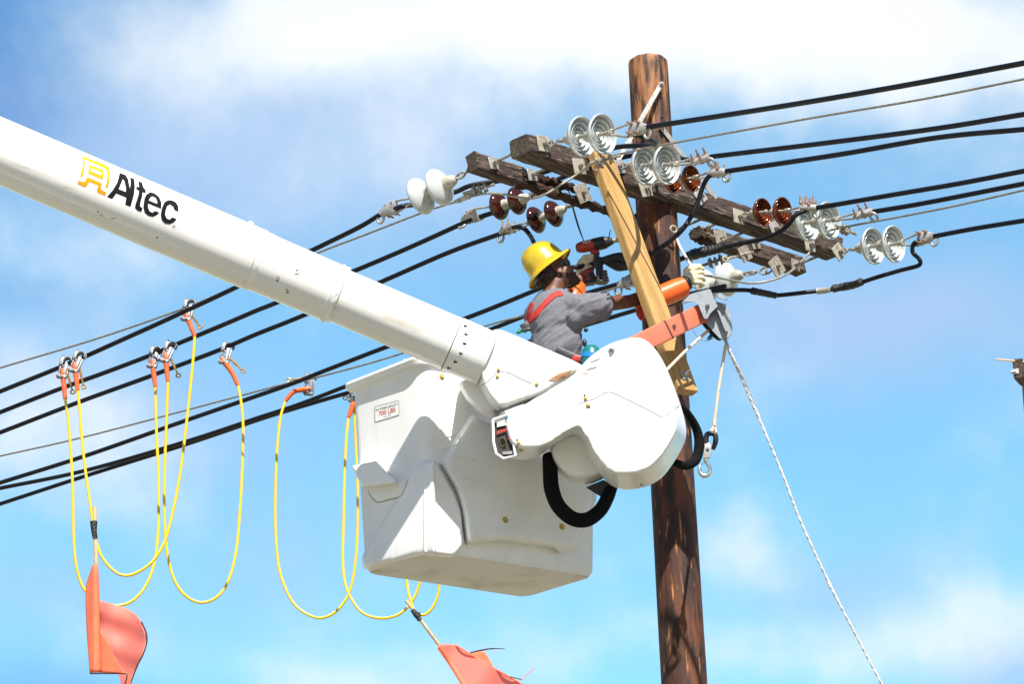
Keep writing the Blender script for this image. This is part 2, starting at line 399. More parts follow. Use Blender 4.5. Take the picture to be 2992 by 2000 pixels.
def roundpoly(P, r, n=4):
    """round the corners of a polygon of Vectors"""
    out = []; k = len(P)
    for i in range(k):
        a, b, c = P[i-1], P[i], P[(i+1) % k]
        ra = min(r, (a-b).length*.45); rc = min(r, (c-b).length*.45)
        p0 = b+(a-b).normalized()*ra; p1 = b+(c-b).normalized()*rc
        for j in range(n+1):
            t = j/n; out.append(p0*(1-t)**2+b*2*t*(1-t)+p1*t*t)
    return out
def bvh(o):
    dg = bpy.context.evaluated_depsgraph_get(); t = BVHTree.FromObject(o, dg); return (t, ORI[o])
def hit(B, px, py):
    d = ray(px, py).normalized(); best = (None, None); bd_ = 1e9
    for t, off in (B if isinstance(B, list) else [B]):
        h = t.ray_cast(CAM-off, d)
        if h[0] is not None and h[3] < bd_:
            n = h[1]
            if n.dot(d) > 0: n = -n
            best = (h[0]+off, n); bd_ = h[3]
    return best
def decal(name, polys, B, m, parent, eps=.002, cell=9, bm_in=None, smooth=False):
    """flat print wrapped on a built surface; polys are lists of image points or a 2-D bmesh"""
    bm = bm_in or new()
    for P in polys:
        vs = [bm.verts.new((x, y, 0)) for x, y in P]
        try: bm.faces.new(vs)
        except ValueError: pass
    xs = [v.co.x for v in bm.verts]; ys = [v.co.y for v in bm.verts]
    x = min(xs)+cell
    while x < max(xs):
        bmesh.ops.bisect_plane(bm, geom=bm.verts[:]+bm.edges[:]+bm.faces[:], plane_co=(x,0,0), plane_no=(1,0,0)); x += cell
    y = min(ys)+cell
    while y < max(ys):
        bmesh.ops.bisect_plane(bm, geom=bm.verts[:]+bm.edges[:]+bm.faces[:], plane_co=(0,y,0), plane_no=(0,1,0)); y += cell
    bmesh.ops.triangulate(bm, faces=bm.faces[:])
    bad = []
    for v in bm.verts:
        p, n = hit(B, v.co.x, v.co.y)
        if p is None: bad.append(v); continue
        v.co = p+n*eps
    if bad: bmesh.ops.delete(bm, geom=bad, context='VERTS')
    return obj(name, bm, m, parent, smooth=smooth)
def stroke(pts, w, closed=False):
    """polyline in image space -> list of quads of width w (number or list)"""
    P = [V((x, y)) for x, y in pts]; k = len(P); Lf = []; Rg = []
    ws = w if isinstance(w, (list, tuple)) else [w]*k
    for i in range(k):
        a = P[i-1] if (i or closed) else P[i]; c = P[(i+1) % k] if (i < k-1 or closed) else P[i]
        d1 = (P[i]-a).normalized() if (P[i]-a).length > 1e-6 else None; d2 = (c-P[i]).normalized() if (c-P[i]).length > 1e-6 else None
        d1 = d1 or d2; d2 = d2 or d1
        n1 = V((-d1.y, d1.x)); n2 = V((-d2.y, d2.x)); nn = (n1+n2).normalized(); s = ws[i]/2/max(.5, nn.dot(n1))
        Lf.append(P[i]+nn*s); Rg.append(P[i]-nn*s)
    q = []
    for i in range(k if closed else k-1):
        j = (i+1) % k; q.append([tuple(Lf[i]), tuple(Lf[j]), tuple(Rg[j]), tuple(Rg[i])])
    return q
def text_bm(s, origin, xd, yd, size, bold=0, sx=1):
    """letters laid in image space: xd, yd unit-ish directions of the baseline and of up"""
    cu = bpy.data.curves.new('t', 'FONT'); cu.body = s; cu.size = 1; cu.offset = bold; cu.resolution_u = 3
    o = bpy.data.objects.new('t', cu); COL.objects.link(o)
    dg = bpy.context.evaluated_depsgraph_get(); me = bpy.data.meshes.new_from_object(o.evaluated_get(dg), depsgraph=dg)
    bm = new(); bm.from_mesh(me); bpy.data.objects.remove(o); bpy.data.curves.remove(cu); bpy.data.meshes.remove(me)
    w = max(v.co.x for v in bm.verts)
    for v in bm.verts:
        x, y = v.co.x*size*sx, v.co.y*size
        v.co = V((origin[0]+xd[0]*x+yd[0]*y, origin[1]+xd[1]*x+yd[1]*y, 0))
    return bm
def bolt(bm, p, n, r, h, hexa=True):
    d = V(n).normalized(); cone(bm, p-d*h*.2, r, p+d*h*.6, r, 6 if hexa else 14); cone(bm, p+d*h*.55, r*.55, p+d*h, r*.55, 10)
# ------------------------------------------------------------------ ground
bm = new(); bmesh.ops.create_grid(bm, x_segments=8, y_segments=8, size=400); g = obj('ground', bm, m_ground, smooth=False); g['kind'] = 'structure'
bm = new(); box(bm, V((0, 14, .03)), V((390,0,0)), V((0,3.6,0)), V((0,0,.026))); g = obj('road', bm, m_asph, smooth=False); g['kind'] = 'structure'

# ------------------------------------------------------------------ utility pole with its double crossarm
YP = 20.0
pt, pb = W(1893, 186, YP), W(1999, 1995, YP)
pax = (pt-pb).normalized(); base = pb - pax*(pb.z/pax.z); base.z = 0
pole = thing('utility_pole', 'tall brown creosoted wooden utility pole carrying a weathered double crossarm', 'utility pole', base)
bm = new(); prev = None; NS = 34; NR = 70
Lp = (pt-base).length; d, s, u = frame(pax, V((0,-1,0)))
rnd = random.Random(3); ph = [rnd.uniform(0, 6.28) for _ in range(8)]
for i in range(NR+1):
    t = i/NR; p = base+pax*Lp*t; r = .160-.034*t
    cur = []
    for k in range(NS):
        a = 2*math.pi*k/NS
        rr = r*(1+.006*math.sin(7*a+ph[0])+.004*math.sin(13*a+ph[1]+t*9)+.006*math.sin(3*a+t*23+ph[2]))
        cur.append(bm.verts.new(p+s*math.cos(a)*rr+u*math.sin(a)*rr))
    if prev: bridge(bm, prev, cur)
    else: bm.faces.new(cur[::-1])
    prev = cur
for kk, (dz, f) in enumerate(((.012,.97), (.022,.88), (.026,.55), (.028,.2))):
    cur = [bm.verts.new(pt+pax*(dz+.004*math.sin(i*1.7)) + ((v.co-pt)-pax*(v.co-pt).dot(pax))*(f if kk == 0 else f)) for i, v in enumerate(prev[:])] if kk == 0 else None
    if kk == 0: ring0 = [(v.co-pt)-pax*(v.co-pt).dot(pax) for v in prev]; cur = [bm.verts.new(pt+pax*(dz+.003*math.sin(i*1.7))+ring0[i]*f) for i in range(NS)]
    else: cur = [bm.verts.new(pt+pax*(dz+.003*math.sin(i*1.7))+ring0[i]*f) for i in range(NS)]
    bridge(bm, prev, cur); prev = cur
bm.faces.new(prev)
for v in [v for v in bm.verts if not v.link_faces]: bm.verts.remove(v)
shaft = obj('shaft', bm, m_pole, pole)
def poleY(py): return YP
# front arm: level, on the near side of the pole
pa = W(1915, 557, YP-.17)
ZA = pa.z
fl = WZ(1518, 428, ZA); fr = WZ(2436, 728, ZA)
AD = (fr-fl).normalized(); LN = V((AD.y, -AD.x, 0))      # along the arm, and along the line towards the viewer
print('arm', fl, fr, AD, (fr-fl).length)
def beam(name, p0, p1, w, h, m, parent, jag=.0, n=60, seed=1, prof=None, endm=None):
    """weathered beam; prof(t) -> (lower cut, upper cut) 0..1 of the height"""
    rn = random.Random(seed); d = (p1-p0).normalized(); s = V((d.y, -d.x, 0)).normalized(); u = s.cross(d).normalized()
    if u.z < 0: u = -u
    Lb = (p1-p0).length; bm = new(); prev = None; q = [[rn.uniform(-1, 1) for _ in range(n+1)] for _ in range(8)]
    for i in range(n+1):
        t = i/n; lo, hi = (prof(t) if prof else (0, 1))
        e = jag*(1 if 0 < i < n else 2.5)
        z0 = -h/2+h*lo; z1 = -h/2+h*hi; b = min(.012, (z1-z0)*.3)
        pts = [(-w/2+b, z0), (w/2-b, z0), (w/2, z0+b), (w/2, (z0+z1)/2), (w/2, z1-b), (w/2-b, z1), (-w/2+b, z1), (-w/2, z1-b), (-w/2, (z0+z1)/2), (-w/2, z0+b)]
        c = p0+d*Lb*t
        ex = 0 if 0 < i < n else None
        cur = []
        for k, (a, z) in enumerate(pts):
            ja = q[k % 8][i]*e*.5; jz = q[(k+3) % 8][i]*e*(1.2 if lo > 0 or hi < 1 else .6)
            jx = 0 if ex == 0 else q[k % 8][i]*.010
            cur.append(bm.verts.new(c+s*(a+ja)+u*(z+jz)+d*jx))
        if prev: bridge(bm, prev, cur)
        else: bm.faces.new(cur[::-1])
        prev = cur
    bm.faces.new(prev)
    o = obj(name, bm, [m, endm or m_end], parent, angle=35)
    for f in o.data.polygons:
        if len(f.vertices) > 4: f.material_index = 1
    return o
AW, AH = .150, .130
arm = beam('crossarm', fl, fr, AW, AH, m_arm, pole, jag=.004)
arm['label'] = 'long front crossarm of the double pair, nearer the viewer'
# back arm: other side of the pole, rotten and split left of the pole
bl0 = WZ(1378, 474, ZA-.02); off = -LN*((fl-bl0).dot(LN)); 
bl = bl0; br = WZ(2334, 782, ZA-.02)
BD = AD; br = bl + BD*((br-bl).dot(BD))
print('back', bl, br, (br-bl).length, 'gap', (fl-bl).dot(LN), proj(br), proj(fl), proj(fr))
Lb = (br-bl).length
def tpos(px, py):
    p = WZ(px, py, ZA-.02); return (p-bl).dot(BD)/Lb
ts1, tsu, tsl, tr = tpos(1500, 520), tpos(1690, 565), tpos(1780, 640), tpos(2010, 690)
print('t', ts1, tsu, tsl, tr)
BW, BH = .095, .118
arm2 = beam('crossarm', bl, bl+BD*Lb*ts1, BW, BH, m_arm, pole, jag=.004, n=18, seed=2); arm2['label'] = 'rear crossarm of the double pair, rotten and split open'
# the two splinters that are left of the split stretch
def lerp(a, b, t): return a+(b-a)*t
def splint(t0, t1, f, seed):
    return beam('rotten_splinter', bl+BD*Lb*t0, bl+BD*Lb*t1, BW*.8, BH, m_rot, arm2, jag=.010, n=30, seed=seed, prof=f)
splint(ts1, tsu+.03, lambda t: (lerp(.35,.74,min(1,t*1.6)) if t < .5 else lerp(.66,.80,(t-.5)*2), lerp(1,.92,t)), 4)
splint(ts1, tsl+.02, lambda t: (lerp(0,.02,t), lerp(.42,.22,t)), 5)
p3 = bl+BD*Lb*tr
arm3 = beam('rotten_splinter', p3, p3+BD*.18, BW*.9, BH, m_rot, arm2, jag=.012, n=10, seed=8, prof=lambda t: (.25-.25*t, .8+.2*t))
beam('arm_end_piece', p3+BD*.18, br, BW, BH, m_arm, arm2, jag=.004, n=24, seed=6)
def on_arm(px, py, back=False):
    """point on the viewer-side vertical face of an arm"""
    p0 = (bl+LN*(BW/2)) if back else (fl+LN*(AW/2)); return WP(px, py, p0, LN)
def plate(px, py, size, rot=45, back=False, far=False, parent=None, m=None, pz=None, lab=None, twist=0):
    p0 = pz if pz is not None else (on_arm(px, py, back) if not far else WP(px, py, bl-LN*(BW/2), LN))
    n = LN.copy(); sg = -1 if far else 1
    c = p0+n*sg*.006; a = rad(rot); x = (BD*math.cos(a)+V((0,0,1))*math.sin(a)); y = (-BD*math.sin(a)+V((0,0,1))*math.cos(a))
    bm = new(); bbox(bm, c, x*size/2, y*size/2, n*.004, .0015, 1)
    o = obj('square_washer', bm, m or m_plate, parent or arm)
    bm = new(); bolt(bm, c+n*sg*.006, n*sg, .014, .03); obj('bolt_head', bm, m_galvd, parent or arm); return o
plate(1586, 421, .10, 8, m=m_plate); plate(1690, 487, .10, 10, m=m_plate); plate(1806, 488, .09, 20, m=m_galv)
plate(1884, 553, .10, 20, m=m_plate); plate(2045, 575, .09, 45, m=m_galv); plate(2156, 634, .095, 0, m=m_plate); plate(2262, 668, .09, 30, m=m_galv)
plate(2364, 716, .09, 5, m=m_plate); plate(2449, 737, .10, 45, m=m_plate)
for x, y in ((1440, 478), (1553, 512)): plate(x, y, .075, 12, back=True, parent=arm2, m=m_galv)
for x, y, r, s_ in ((1700, 565, 30, .12), (2105, 698, 15, .115), (2175, 742, 35, .10), (2268, 780, 40, .12), (2322, 775, 0, .075), (2205, 712, 20, .08)):
    plate(x, y, s_, r, back=True, parent=arm2, m=m_galvd)
# through bolts between the arms
for (x0, y0, x1, y1) in ((1440, 477, 1530, 445), (1553, 512, 1640, 482), (2105, 708, 2180, 680), (2322, 777, 2400, 745), (2060, 668, 2020, 680), (1985, 668, 2040, 655)):
    a = on_arm(x0, y0, True); b_ = WP(x1, y1, fl-LN*AW/2, LN); b2 = a+LN*((b_-a).dot(LN)+.04)
    bm = new(); cone(bm, a-LN*.03, .009, b2, .009, 10); bolt(bm, a+LN*.03, LN, .016, .02); obj('through_bolt', bm, m_galvd, arm2)
# flat steel braces from the pole to the front arm
def strap(a, b_, w, th, nrm, name='brace_strap', m=m_galv, parent=pole):
    d = (b_-a).normalized(); n = (nrm-d*nrm.dot(d)).normalized(); s_ = d.cross(n)
    bm = new(); bbox(bm, (a+b_)/2, d*(b_-a).length/2, s_*w/2, n*th/2, .0015, 1); bolt(bm, a+n*th+d*.02, n, .014, .022); return obj(name, bm, m, parent)
pf = lambda px, py, o_=0: W(px, py, YP-.14-o_)
strap(pf(1933, 243), on_arm(1806, 468), .030, .006, V((.3,-1,0)))
strap(pf(1928, 365), on_arm(2092, 582), .030, .006, V((.3,-1,0)))
bm = new(); c = W(1934, 342, YP-.105); cone(bm, c, .006, c+V((0,-.016,0)), .007, 10); obj('bolt_hole', bm, m_dark, pole)
bm = new(); torus(bm, W(1968, 850-180, YP-.17), V((.4,-1,0)), .022, .007, 14, 8); obj('eye_nut', bm, m_galvd, pole)

# ------------------------------------------------------------------ new lumber brace
tt, tb = W(1742, 462, 19.35), W(2000, 1140, 19.20)
tt = on_arm(1745, 478)+LN*.045
lum = thing('wooden_beam', 'clean yellow lumber plank bolted across the crossarm and hanging down in front of the pole', 'wooden beam', tb)
d = (tb-tt).normalized(); tt2 = tt-d*.05; tb2 = tb+d*.02
wd = (AD-d*AD.dot(d)).normalized(); td = d.cross(wd).normalized()
if td.dot(LN) < 0: td = -td
bm = new(); 
for i in range(1):
    vs = box(bm, (tt2+tb2)/2, d*(tb2-tt2).length/2, wd*.085, td*.030)
bmesh.ops.bevel(bm, geom=bm.edges[:], offset=.004, segments=2, affect='EDGES')
obj('plank', bm, m_lumber, lum)
def pf_l(px, py): return WP(px, py, tt+td*.030, td)
bm = new(); c = pf_l(1998, 1098); bbox(bm, c+td*.004, wd*.028, d*.03, td*.004, .001, 1); obj('square_washer', bm, m_galv, lum)
bm = new(); bolt(bm, c+td*.01, td, .016, .03); cone(bm, c+td*.01, .008, c+td*.055+V((0,0,0)), .008, 10); obj('nut_and_bolt', bm, m_galv, lum)
bm = new(); c = pf_l(1750, 476); bbox(bm, c+td*.004, wd*.028, d*.028, td*.004, .001, 1); bolt(bm, c+td*.01, td, .015, .03); obj('square_washer', bm, m_galv, lum)
bm = new(); c = pf_l(1740, 500); bolt(bm, c, td, .014, .016); obj('bolt_head', bm, m_copper, lum)

# ------------------------------------------------------------------ insulator strings
def disc_bm(p, a, r, seg=64):
    k = r/.127; z = lambda v: v*k
    pr = [(z(-.012), .0), (z(-.012), z(.022)), (z(.0), z(.034)), (z(.030), z(.040)), (z(.048), z(.046)), (z(.056), z(.054)), (z(.063), z(.072)), (z(.072), z(.092)), (z(.085), z(.110)),
          (z(.098), z(.121)), (z(.109), z(.1265)), (z(.117), z(.127)), (z(.1225), z(.1225)), (z(.121), z(.1165)), (z(.112), z(.1125)), (z(.096), z(.108)), (z(.084), z(.102)), (z(.082), z(.097)), (z(.092), z(.0935)), (z(.104), z(.0915)), (z(.109), z(.0875)), (z(.104), z(.0835)),
          (z(.088), z(.081)), (z(.072), z(.076)), (z(.070), z(.071)), (z(.080), z(.067)), (z(.092), z(.065)), (z(.096), z(.061)), (z(.091), z(.0575)), (z(.074), z(.055)), (z(.064), z(.050)), (z(.064), z(.045)), (z(.078), z(.042)), (z(.085), z(.039)), (z(.084), z(.035)),
          (z(.070), z(.031)), (z(.066), z(.025)), (z(.082), z(.020)), (z(.088), z(.014)), (z(.088), 0)]
    bm = new(); lathe(bm, p, a, pr, seg); return bm
def insulator_string(attach, Yat, d1, d2, end, wire, dia, mtl, label, group, left=False, clamp=1.0, kind=0, name='insulator_string'):
    """attach..wire are image points; the string runs from the arm out along the line. Yat: distance of the attachment"""
    sl = K if not left else K
    def P(q): return W(q[0], q[1], Yat-(q[0]-attach[0])*KX)
    A, E, Wr = P(attach), P(end), P(wire); a = (E-A).normalized()
    root = thing(name, label, 'insulator string', A, group)
    r = dia/2; k = r/.127
    c1, c2 = P(d1), P(d2)
    for q, c in enumerate((c1, c2)):
        base_ = c-a*(.112*k)
        o = obj('insulator_disc', disc_bm(base_, a, r), mtl, root, angle=60)
        bm = new(); lathe(bm, base_-a*.030*k, a, [(0,0),(0,.018*k),(.012*k,.030*k),(.045*k,.0425*k),(.078*k,.0475*k),(.086*k,.052*k),(.089*k,.056*k)], 24)
        obj('metal_cap', bm, m_cement if mtl is not m_porc or left else m_cement, o)
        bm = new(); cone(bm, base_+a*.085*k, .012, base_+a*.15*k, .010, 12); sphere(bm, base_+a*.15*k, .017, seg=2); obj('pin', bm, m_galvd, o)
    # shackle between arm and first cap
    s0 = A; s1 = c1-a*(.14*k); dd, ss, uu = frame(a)
    bm = new(); cone(bm, s0-a*.03, .009, s0+a*.015, .009, 10)
    n = 2 if (s1-s0).length > .09 else 1
    for i in range(n):
        ca = s0+(s1-s0)*((i+.5)/n); hl = (s1-s0).length/n/2
        torus(bm, ca, uu if i % 2 else ss, max(.016, hl*.62), .0075, 18, 8, ref=a, sx=.62, sy=1.25)
        cone(bm, ca+(ss if i % 2 else uu)*-.022, .008, ca+(ss if i % 2 else uu)*.022, .008, 8)
    obj('shackle', bm, m_galvd, root)
    # clevis after second disc
    q0 = c2+a*.04*k; 
    bm = new()
    bbox(bm, q0+a*.018, a*.022, ss*.018, uu*.013, .005, 2); bolt(bm, q0+a*.02+ss*.016, ss, .010, .012); bolt(bm, q0+a*.02-ss*.016, -ss, .010, .012)
    obj('clevis', bm, m_plate, root)
    deadend(root, q0+a*.03, E, Wr, clamp, kind)
    return root, a
def deadend(root, q0, E, Wr, sc=1.0, kind=0):
    a = (Wr-q0).normalized(); dd, ss, uu = frame(a)
    if kind == 2: ss, uu = uu, -ss
    if kind == 3: ss, uu = (ss+uu).normalized(), (uu-ss).normalized()
    Lc = (Wr-q0).length; b0 = q0+a*Lc*.50
    bm = new()
    for s_ in (-1, 1):
        tube(bm, [q0+uu*.014*s_, q0+a*Lc*.12+uu*.020*s_, q0+a*Lc*.36+uu*.034*s_, b0+uu*.040*s_], [.0065,.007,.008,.010], 8, 4)
        sphere(bm, q0+uu*.014*s_, .012, seg=2)
    # cast body with a keel
    vs = [(0,.042,.012),(.18,.046,.016),(.45,.040,.019),(.8,.030,.019),(1,.018,.017)]
    prev = None
    for t, h, w in vs:
        c = b0+a*(Lc*.5)*t; cur = [bm.verts.new(c+ss*w*x*sc+uu*h*y*sc) for x, y in ((-.5,-1),(.5,-1),(1,-.7),(1,.7),(.5,1),(-.5,1),(-1,.7),(-1,-.7))]
        if prev: bridge(bm, prev, cur)
        else: bm.faces.new(cur[::-1])
        prev = cur
    bm.faces.new(prev)
    e = Wr-a*.012-V((0,0,1))*.036*sc
    torus(bm, e+a*.012, ss if abs(ss.z) < .6 else uu, .025*sc, .0085*sc, 20, 8, sx=1.25, ref=a)
    c = obj('dead_end_clamp', bm, m_galv, root, angle=50)
    for i in range(2):
        for s_ in (-1, 1):
            p = b0+a*Lc*(.10+.20*i)+uu*.031*s_*sc
            bm = new(); cone(bm, p-ss*.020, .0062, p+ss*.058, .0062, 8); bolt(bm, p+ss*.016, ss, .0125, .016); cone(bm, p+ss*.056, .0062, p+ss*.060, .005, 8)
            obj('u_bolt_leg', bm, m_copper, c)
K = KX = .00178
G1 = 'insulator strings on the front crossarm'; G2 = 'insulator strings on the far side of the pole'
Yf = lambda x, y: on_arm(x, y).y
R = []
R.append(insulator_string((1600,424), Yf(1590,421), (1700,399), (1760,392), (1800,390), (1892,373), .250, m_porc, 'topmost pair of white porcelain discs, at the upper left end of the front crossarm', G1, kind=0)[0])
R.append(insulator_string((1806,486), Yf(1806,486), (1886,483), (1949,481), (1975,476), (2078,460), .250, m_porc, 'pair of white porcelain discs in front of the pole, right of the plank top', G1, kind=3)[0])
R.append(insulator_string((1896,545), Yf(1884,550), (1966,526), (2020,522), (2040,516), (2122,501), .172, m_porcb, 'pair of glossy orange-brown discs partly hidden below the white discs at the pole', G1, kind=2)[0])
R.append(insulator_string((2166,632), Yf(2160,634), (2228,621), (2287,618), (2310,614), (2388,608), .185, m_porcb, 'pair of glossy orange-brown discs right of the pole, beside three upright rusty bolts', G1, kind=2)[0])
R.append(insulator_string((2275,668), Yf(2262,668), (2359,651), (2421,645), (2446,638), (2552,619), .245, m_porc, 'pair of white porcelain discs just below and right of the orange-brown discs', G1, kind=3)[0])
R.append(insulator_string((2456,736), Yf(2449,737), (2551,720), (2611,714), (2640,709), (2729,690), .245, m_porc, 'pair of white porcelain discs off the lower right end of the front crossarm', G1, kind=0)[0])
# three upright bolts on the fourth clamp
for x in (2340, 2357, 2378):
    p = W(x, 600, R[3].location.y-(x-2166)*KX); bm = new(); cone(bm, p, .007, p+V((0,0,.062)), .007, 8); bolt(bm, p+V((0,0,.016)), V((0,0,1)), .012, .014); obj('upright_bolt', bm, m_copper, R[3])
Yb = lambda x, y: WP(x, y, bl-LN*BW/2, LN).y
Lf = []
Lf.append(insulator_string((1362,504), Yb(1380,495), (1283,547), (1229,573), (1196,588), (1112,623), .245, m_porc, 'pair of big white porcelain discs left of the crossarm end, against the sky', G2, left=True, kind=0)[0])
Lf.append(insulator_string((1575,568), Yb(1575,560), (1510,587), (1458,603), (1440,610), (1352,644), .180, m_porcd, 'left pair of dark brown discs under the rotten rear crossarm', G2, left=True, kind=3)[0])
Lf.append(insulator_string((1690,585), Yb(1690,575), (1617,625), (1566,643), (1545,650), (1462,680), .180, m_porcd, 'right pair of dark brown discs under the rotten rear crossarm, above the hard hat', G2, left=True, kind=2)[0])
# white string behind the gloved hand
def P8(q): return W(q[0], q[1], 21.0-(q[0]-2268)*KX*.6)
Lf.append(insulator_string((2262,787), Yb(2268,787), (2122,815), (2063,838), (2040,845), (1975,868), .245, m_porc, 'pair of white porcelain discs right of the glove, below the crossarms', G2, left=True, kind=0)[0])
# lower-left hardware: one more clamp behind the plank
ce = thing('dead_end_clamp', 'grey clamp with a looped end between the cordless tool and the plank', 'clamp', W(1830,830,20.35))
deadend(ce, W(1905,795,20.22), W(1850,812,20.3), W(1806,835,20.36), .95, 0)

# ------------------------------------------------------------------ wires
GW = 'black insulated lines at the pole'; GS = 'bare steel strands at the pole'
def wire(name, label, pts, r, m, group, yf, ext0=None, ext1=None, cat='power line', sm=8, n=10, twist=False):
    P = [W(x, y, yf(x)) for x, y in pts]
    P = catmull(P, sm); sm = 1
    if ext1: d_ = (P[-1]-P[-4]).normalized(); P = P+[P[-1]+d_*ext1]
    bm = new(); tube(bm, P, r, n, 1)
    if twist:            # lay of the strand: a few helical wires round a core
        bm.free(); bm = new(); Q = P; tube(bm, P, r*.62, 6, 1)
        # resample densely only inside the view
        acc = [0]; 
        for i in range(1, len(Q)): acc.append(acc[-1]+(Q[i]-Q[i-1]).length)
        step = .011; tot = acc[-1]; cnt = min(900, int(tot/step)); hs = []; j = 0
        for i in range(cnt+1):
            sdist = tot*i/cnt
            while j < len(acc)-2 and acc[j+1] < sdist: j += 1
            f = (sdist-acc[j])/max(1e-6, acc[j+1]-acc[j]); hs.append((Q[j].lerp(Q[j+1], f), (Q[min(j+1, len(Q)-1)]-Q[j]).normalized(), sdist))
        for k in range(6):
            prev = None
            for c, d_, sd in hs:
                dd, ss, uu = frame(d_); a_ = sd*2*math.pi/.085+k*math.pi/3; o_ = ss*math.cos(a_)+uu*math.sin(a_)
                cc = c+o_*r*.62; t_ = dd.cross(o_)
                cur = [bm.verts.new(cc+o_*r*.38), bm.verts.new(cc+t_*r*.34), bm.verts.new(cc-t_*r*.34)]
                if prev: bridge(bm, prev, cur)
                prev = cur
    o = obj(name, bm, m); o.location = (0,0,0)
    return tag(o, label, cat, group)
def yl(x0, Y0, k=KX): return lambda x: Y0-(x-x0)*k
yR = [r.location.y for r in R]; yL = [r.location.y for r in Lf]
RW = .0158
wire('power_line', 'topmost thick black line leaving right from the upper white discs', [(1865,377),(1889,372),(2300,308),(2640,250),(2992,184)], RW, m_wire, GW, yl(1600,yR[0]), ext1=14)
wire('power_line', 'second thick black line right of the pole, from the white discs before it', [(2040,466),(2078,458),(2420,417),(2740,375),(2992,334)], RW, m_wire, GW, yl(1806,yR[1]), ext1=14)
wire('power_line', 'third thick black line right of the pole, starting at the partly hidden brown discs', [(2080,507),(2120,501),(2450,452),(2740,402),(2992,378)], RW, m_wire, GW, yl(1896,yR[2]), ext1=14)
wire('power_line', 'black line leaving right from the clamp with three upright bolts', [(2350,613),(2385,608),(2600,571),(2800,537),(2992,500)], RW, m_wire, GW, yl(2166,yR[3]), ext1=14)
wire('power_line', 'black line leaving right from the white discs beside the orange-brown pair', [(2520,626),(2552,619),(2700,594),(2992,537)], RW, m_wire, GW, yl(2275,yR[4]), ext1=14)
wire('power_line', 'lowest thick black line on the right, from the discs at the arm end', [(2700,697),(2729,691),(2850,668),(2992,645)], RW, m_wire, GW, yl(2456,yR[5]), ext1=14)
SR = .0075
wire('steel_strand', 'thin bare strand passing right just below the topmost black line', [(1790,455),(1900,431),(2120,390),(2400,340),(2700,289),(2992,231)], SR, m_strand, GS, yl(1700,Yf(1690,480)), ext1=5, twist=True)
wire('steel_strand', 'thin bare strand at the lower right between black lines', [(2455,672),(2474,663),(2640,632),(2800,600),(2992,556)], SR, m_strand, GS, yl(2275,yR[4]), ext1=5, twist=True)
y1 = yl(1362,yL[0]); y2 = yl(1575,yL[1]); y3 = yl(1690,yL[2])
wire('power_line', 'upper thick black line on the left, from the big white discs', [(1140,617),(1110,628),(1050,664),(918,729),(690,840),(500,929),(352,996),(243,1045),(173,1075),(0,1145)], RW, m_wire, GW, y1, ext1=20)
wire('power_line', 'second thick black line on the left, from the left dark brown discs', [(1380,640),(1350,654),(1200,722),(1050,786),(803,887),(750,908),(640,955),(527,1002),(432,1042),(300,1092),(173,1138),(0,1206)], RW, m_wire, GW, y2, ext1=20)
wire('power_line', 'third thick black line on the left, from the right dark brown discs', [(1490,672),(1461,684),(1314,737),(1114,824),(880,925),(750,977),(678,1008),(601,1039),(420,1107),(233,1175),(0,1265)], RW, m_wire, GW, y3, ext1=20)
ys = yl(1500, Yb(1500,560)+.1)
wire('steel_strand', 'upper thin bare strand on the left, meeting black line behind the boom', [(1369,577),(1329,591),(1236,621),(1050,693),(940,735),(689,838),(550,897),(300,985),(0,1076)], SR, m_strand, GS, ys, ext1=6, twist=True)
y5 = yl(1975, yL[3]-.05); 
wire('steel_strand', 'lower thin bare strand on the left, crossing behind the hard-hatted worker', [(1835,831),(1750,857),(1537,921),(1416,954),(1122,1050),(900,1110),(829,1124),(640,1174),(250,1277),(0,1334)], SR, m_strand, GS, yl(1975, yL[3]-.25), ext1=6, twist=True)
wire('power_line', 'black line leftwards from behind the hard hat, over the boom tip', [(1800,752),(1740,776),(1690,797),(1640,818),(1578,843),(1450,896),(1352,934),(1240,975),(1112,1021),(934,1090),(842,1126),(548,1228),(250,1333),(0,1412)], RW, m_wire, GW, yl(1975, yL[3]-.6), ext1=20)
wire('power_line', 'black line passing behind the worker\'s chest and left behind the bucket rim', [(1880,806),(1818,827),(1728,853),(1640,883),(1578,906),(1450,957),(1300,1017),(1140,1078),(1025,1124),(870,1184),(760,1220),(548,1290),(250,1376),(0,1428)], RW*.95, m_wire, GW, yl(1975, yL[3]-.2), ext1=20)
wire('power_line', 'lowest black line on the left, crossing the one above it beside the bucket', [(2120,836),(1990,868),(1860,906),(1754,938),(1640,972),(1533,1003),(1300,1070),(1150,1112),(1016,1149),(870,1192),(760,1226),(548,1298),(250,1392),(0,1474)], RW*.95, m_wire, GW, yl(1975, yL[3]-.1), ext1=20)
# jumpers and slack strands
def jumper(label, pts, r, m, cat='jumper wire', name='jumper_wire', sm=8, twist=False, grp=None):
    P = [W(x, y, Y) for x, y, Y in pts]; bm = new(); tube(bm, P, r, 10, sm); return tag(obj(name, bm, m), label, cat, grp)
a0 = yR[0]
jumper('short black tail looping back below the topmost clamp', [(1850,392,a0-.45),(1885,404,a0-.42),(1912,416,a0-.25),(1904,425,a0-.1),(1868,426,a0+.05),(1799,431,a0+.15),(1700,458,a0+.3),(1600,500,19.75),(1500,522,19.8),(1382,541,19.82),(1334,560,19.85),(1260,585,19.85),(1215,598,19.75),(1180,602,19.62),(1150,612,yL[0]+.38)], RW, m_wire)
jumper('black jumper running from the second right-hand clamp into the pole behind the discs', [(2060,468,yR[1]-.4),(2000,466,yR[1]-.15),(1930,450,yR[1]+.1),(1880,452,yR[1]+.12),(1812,462,yR[1]+.2),(1640,520,yR[1]+.45),(1500,600,yR[1]+.4),(1400,635,yL[1]+.3)], RW, m_wire)
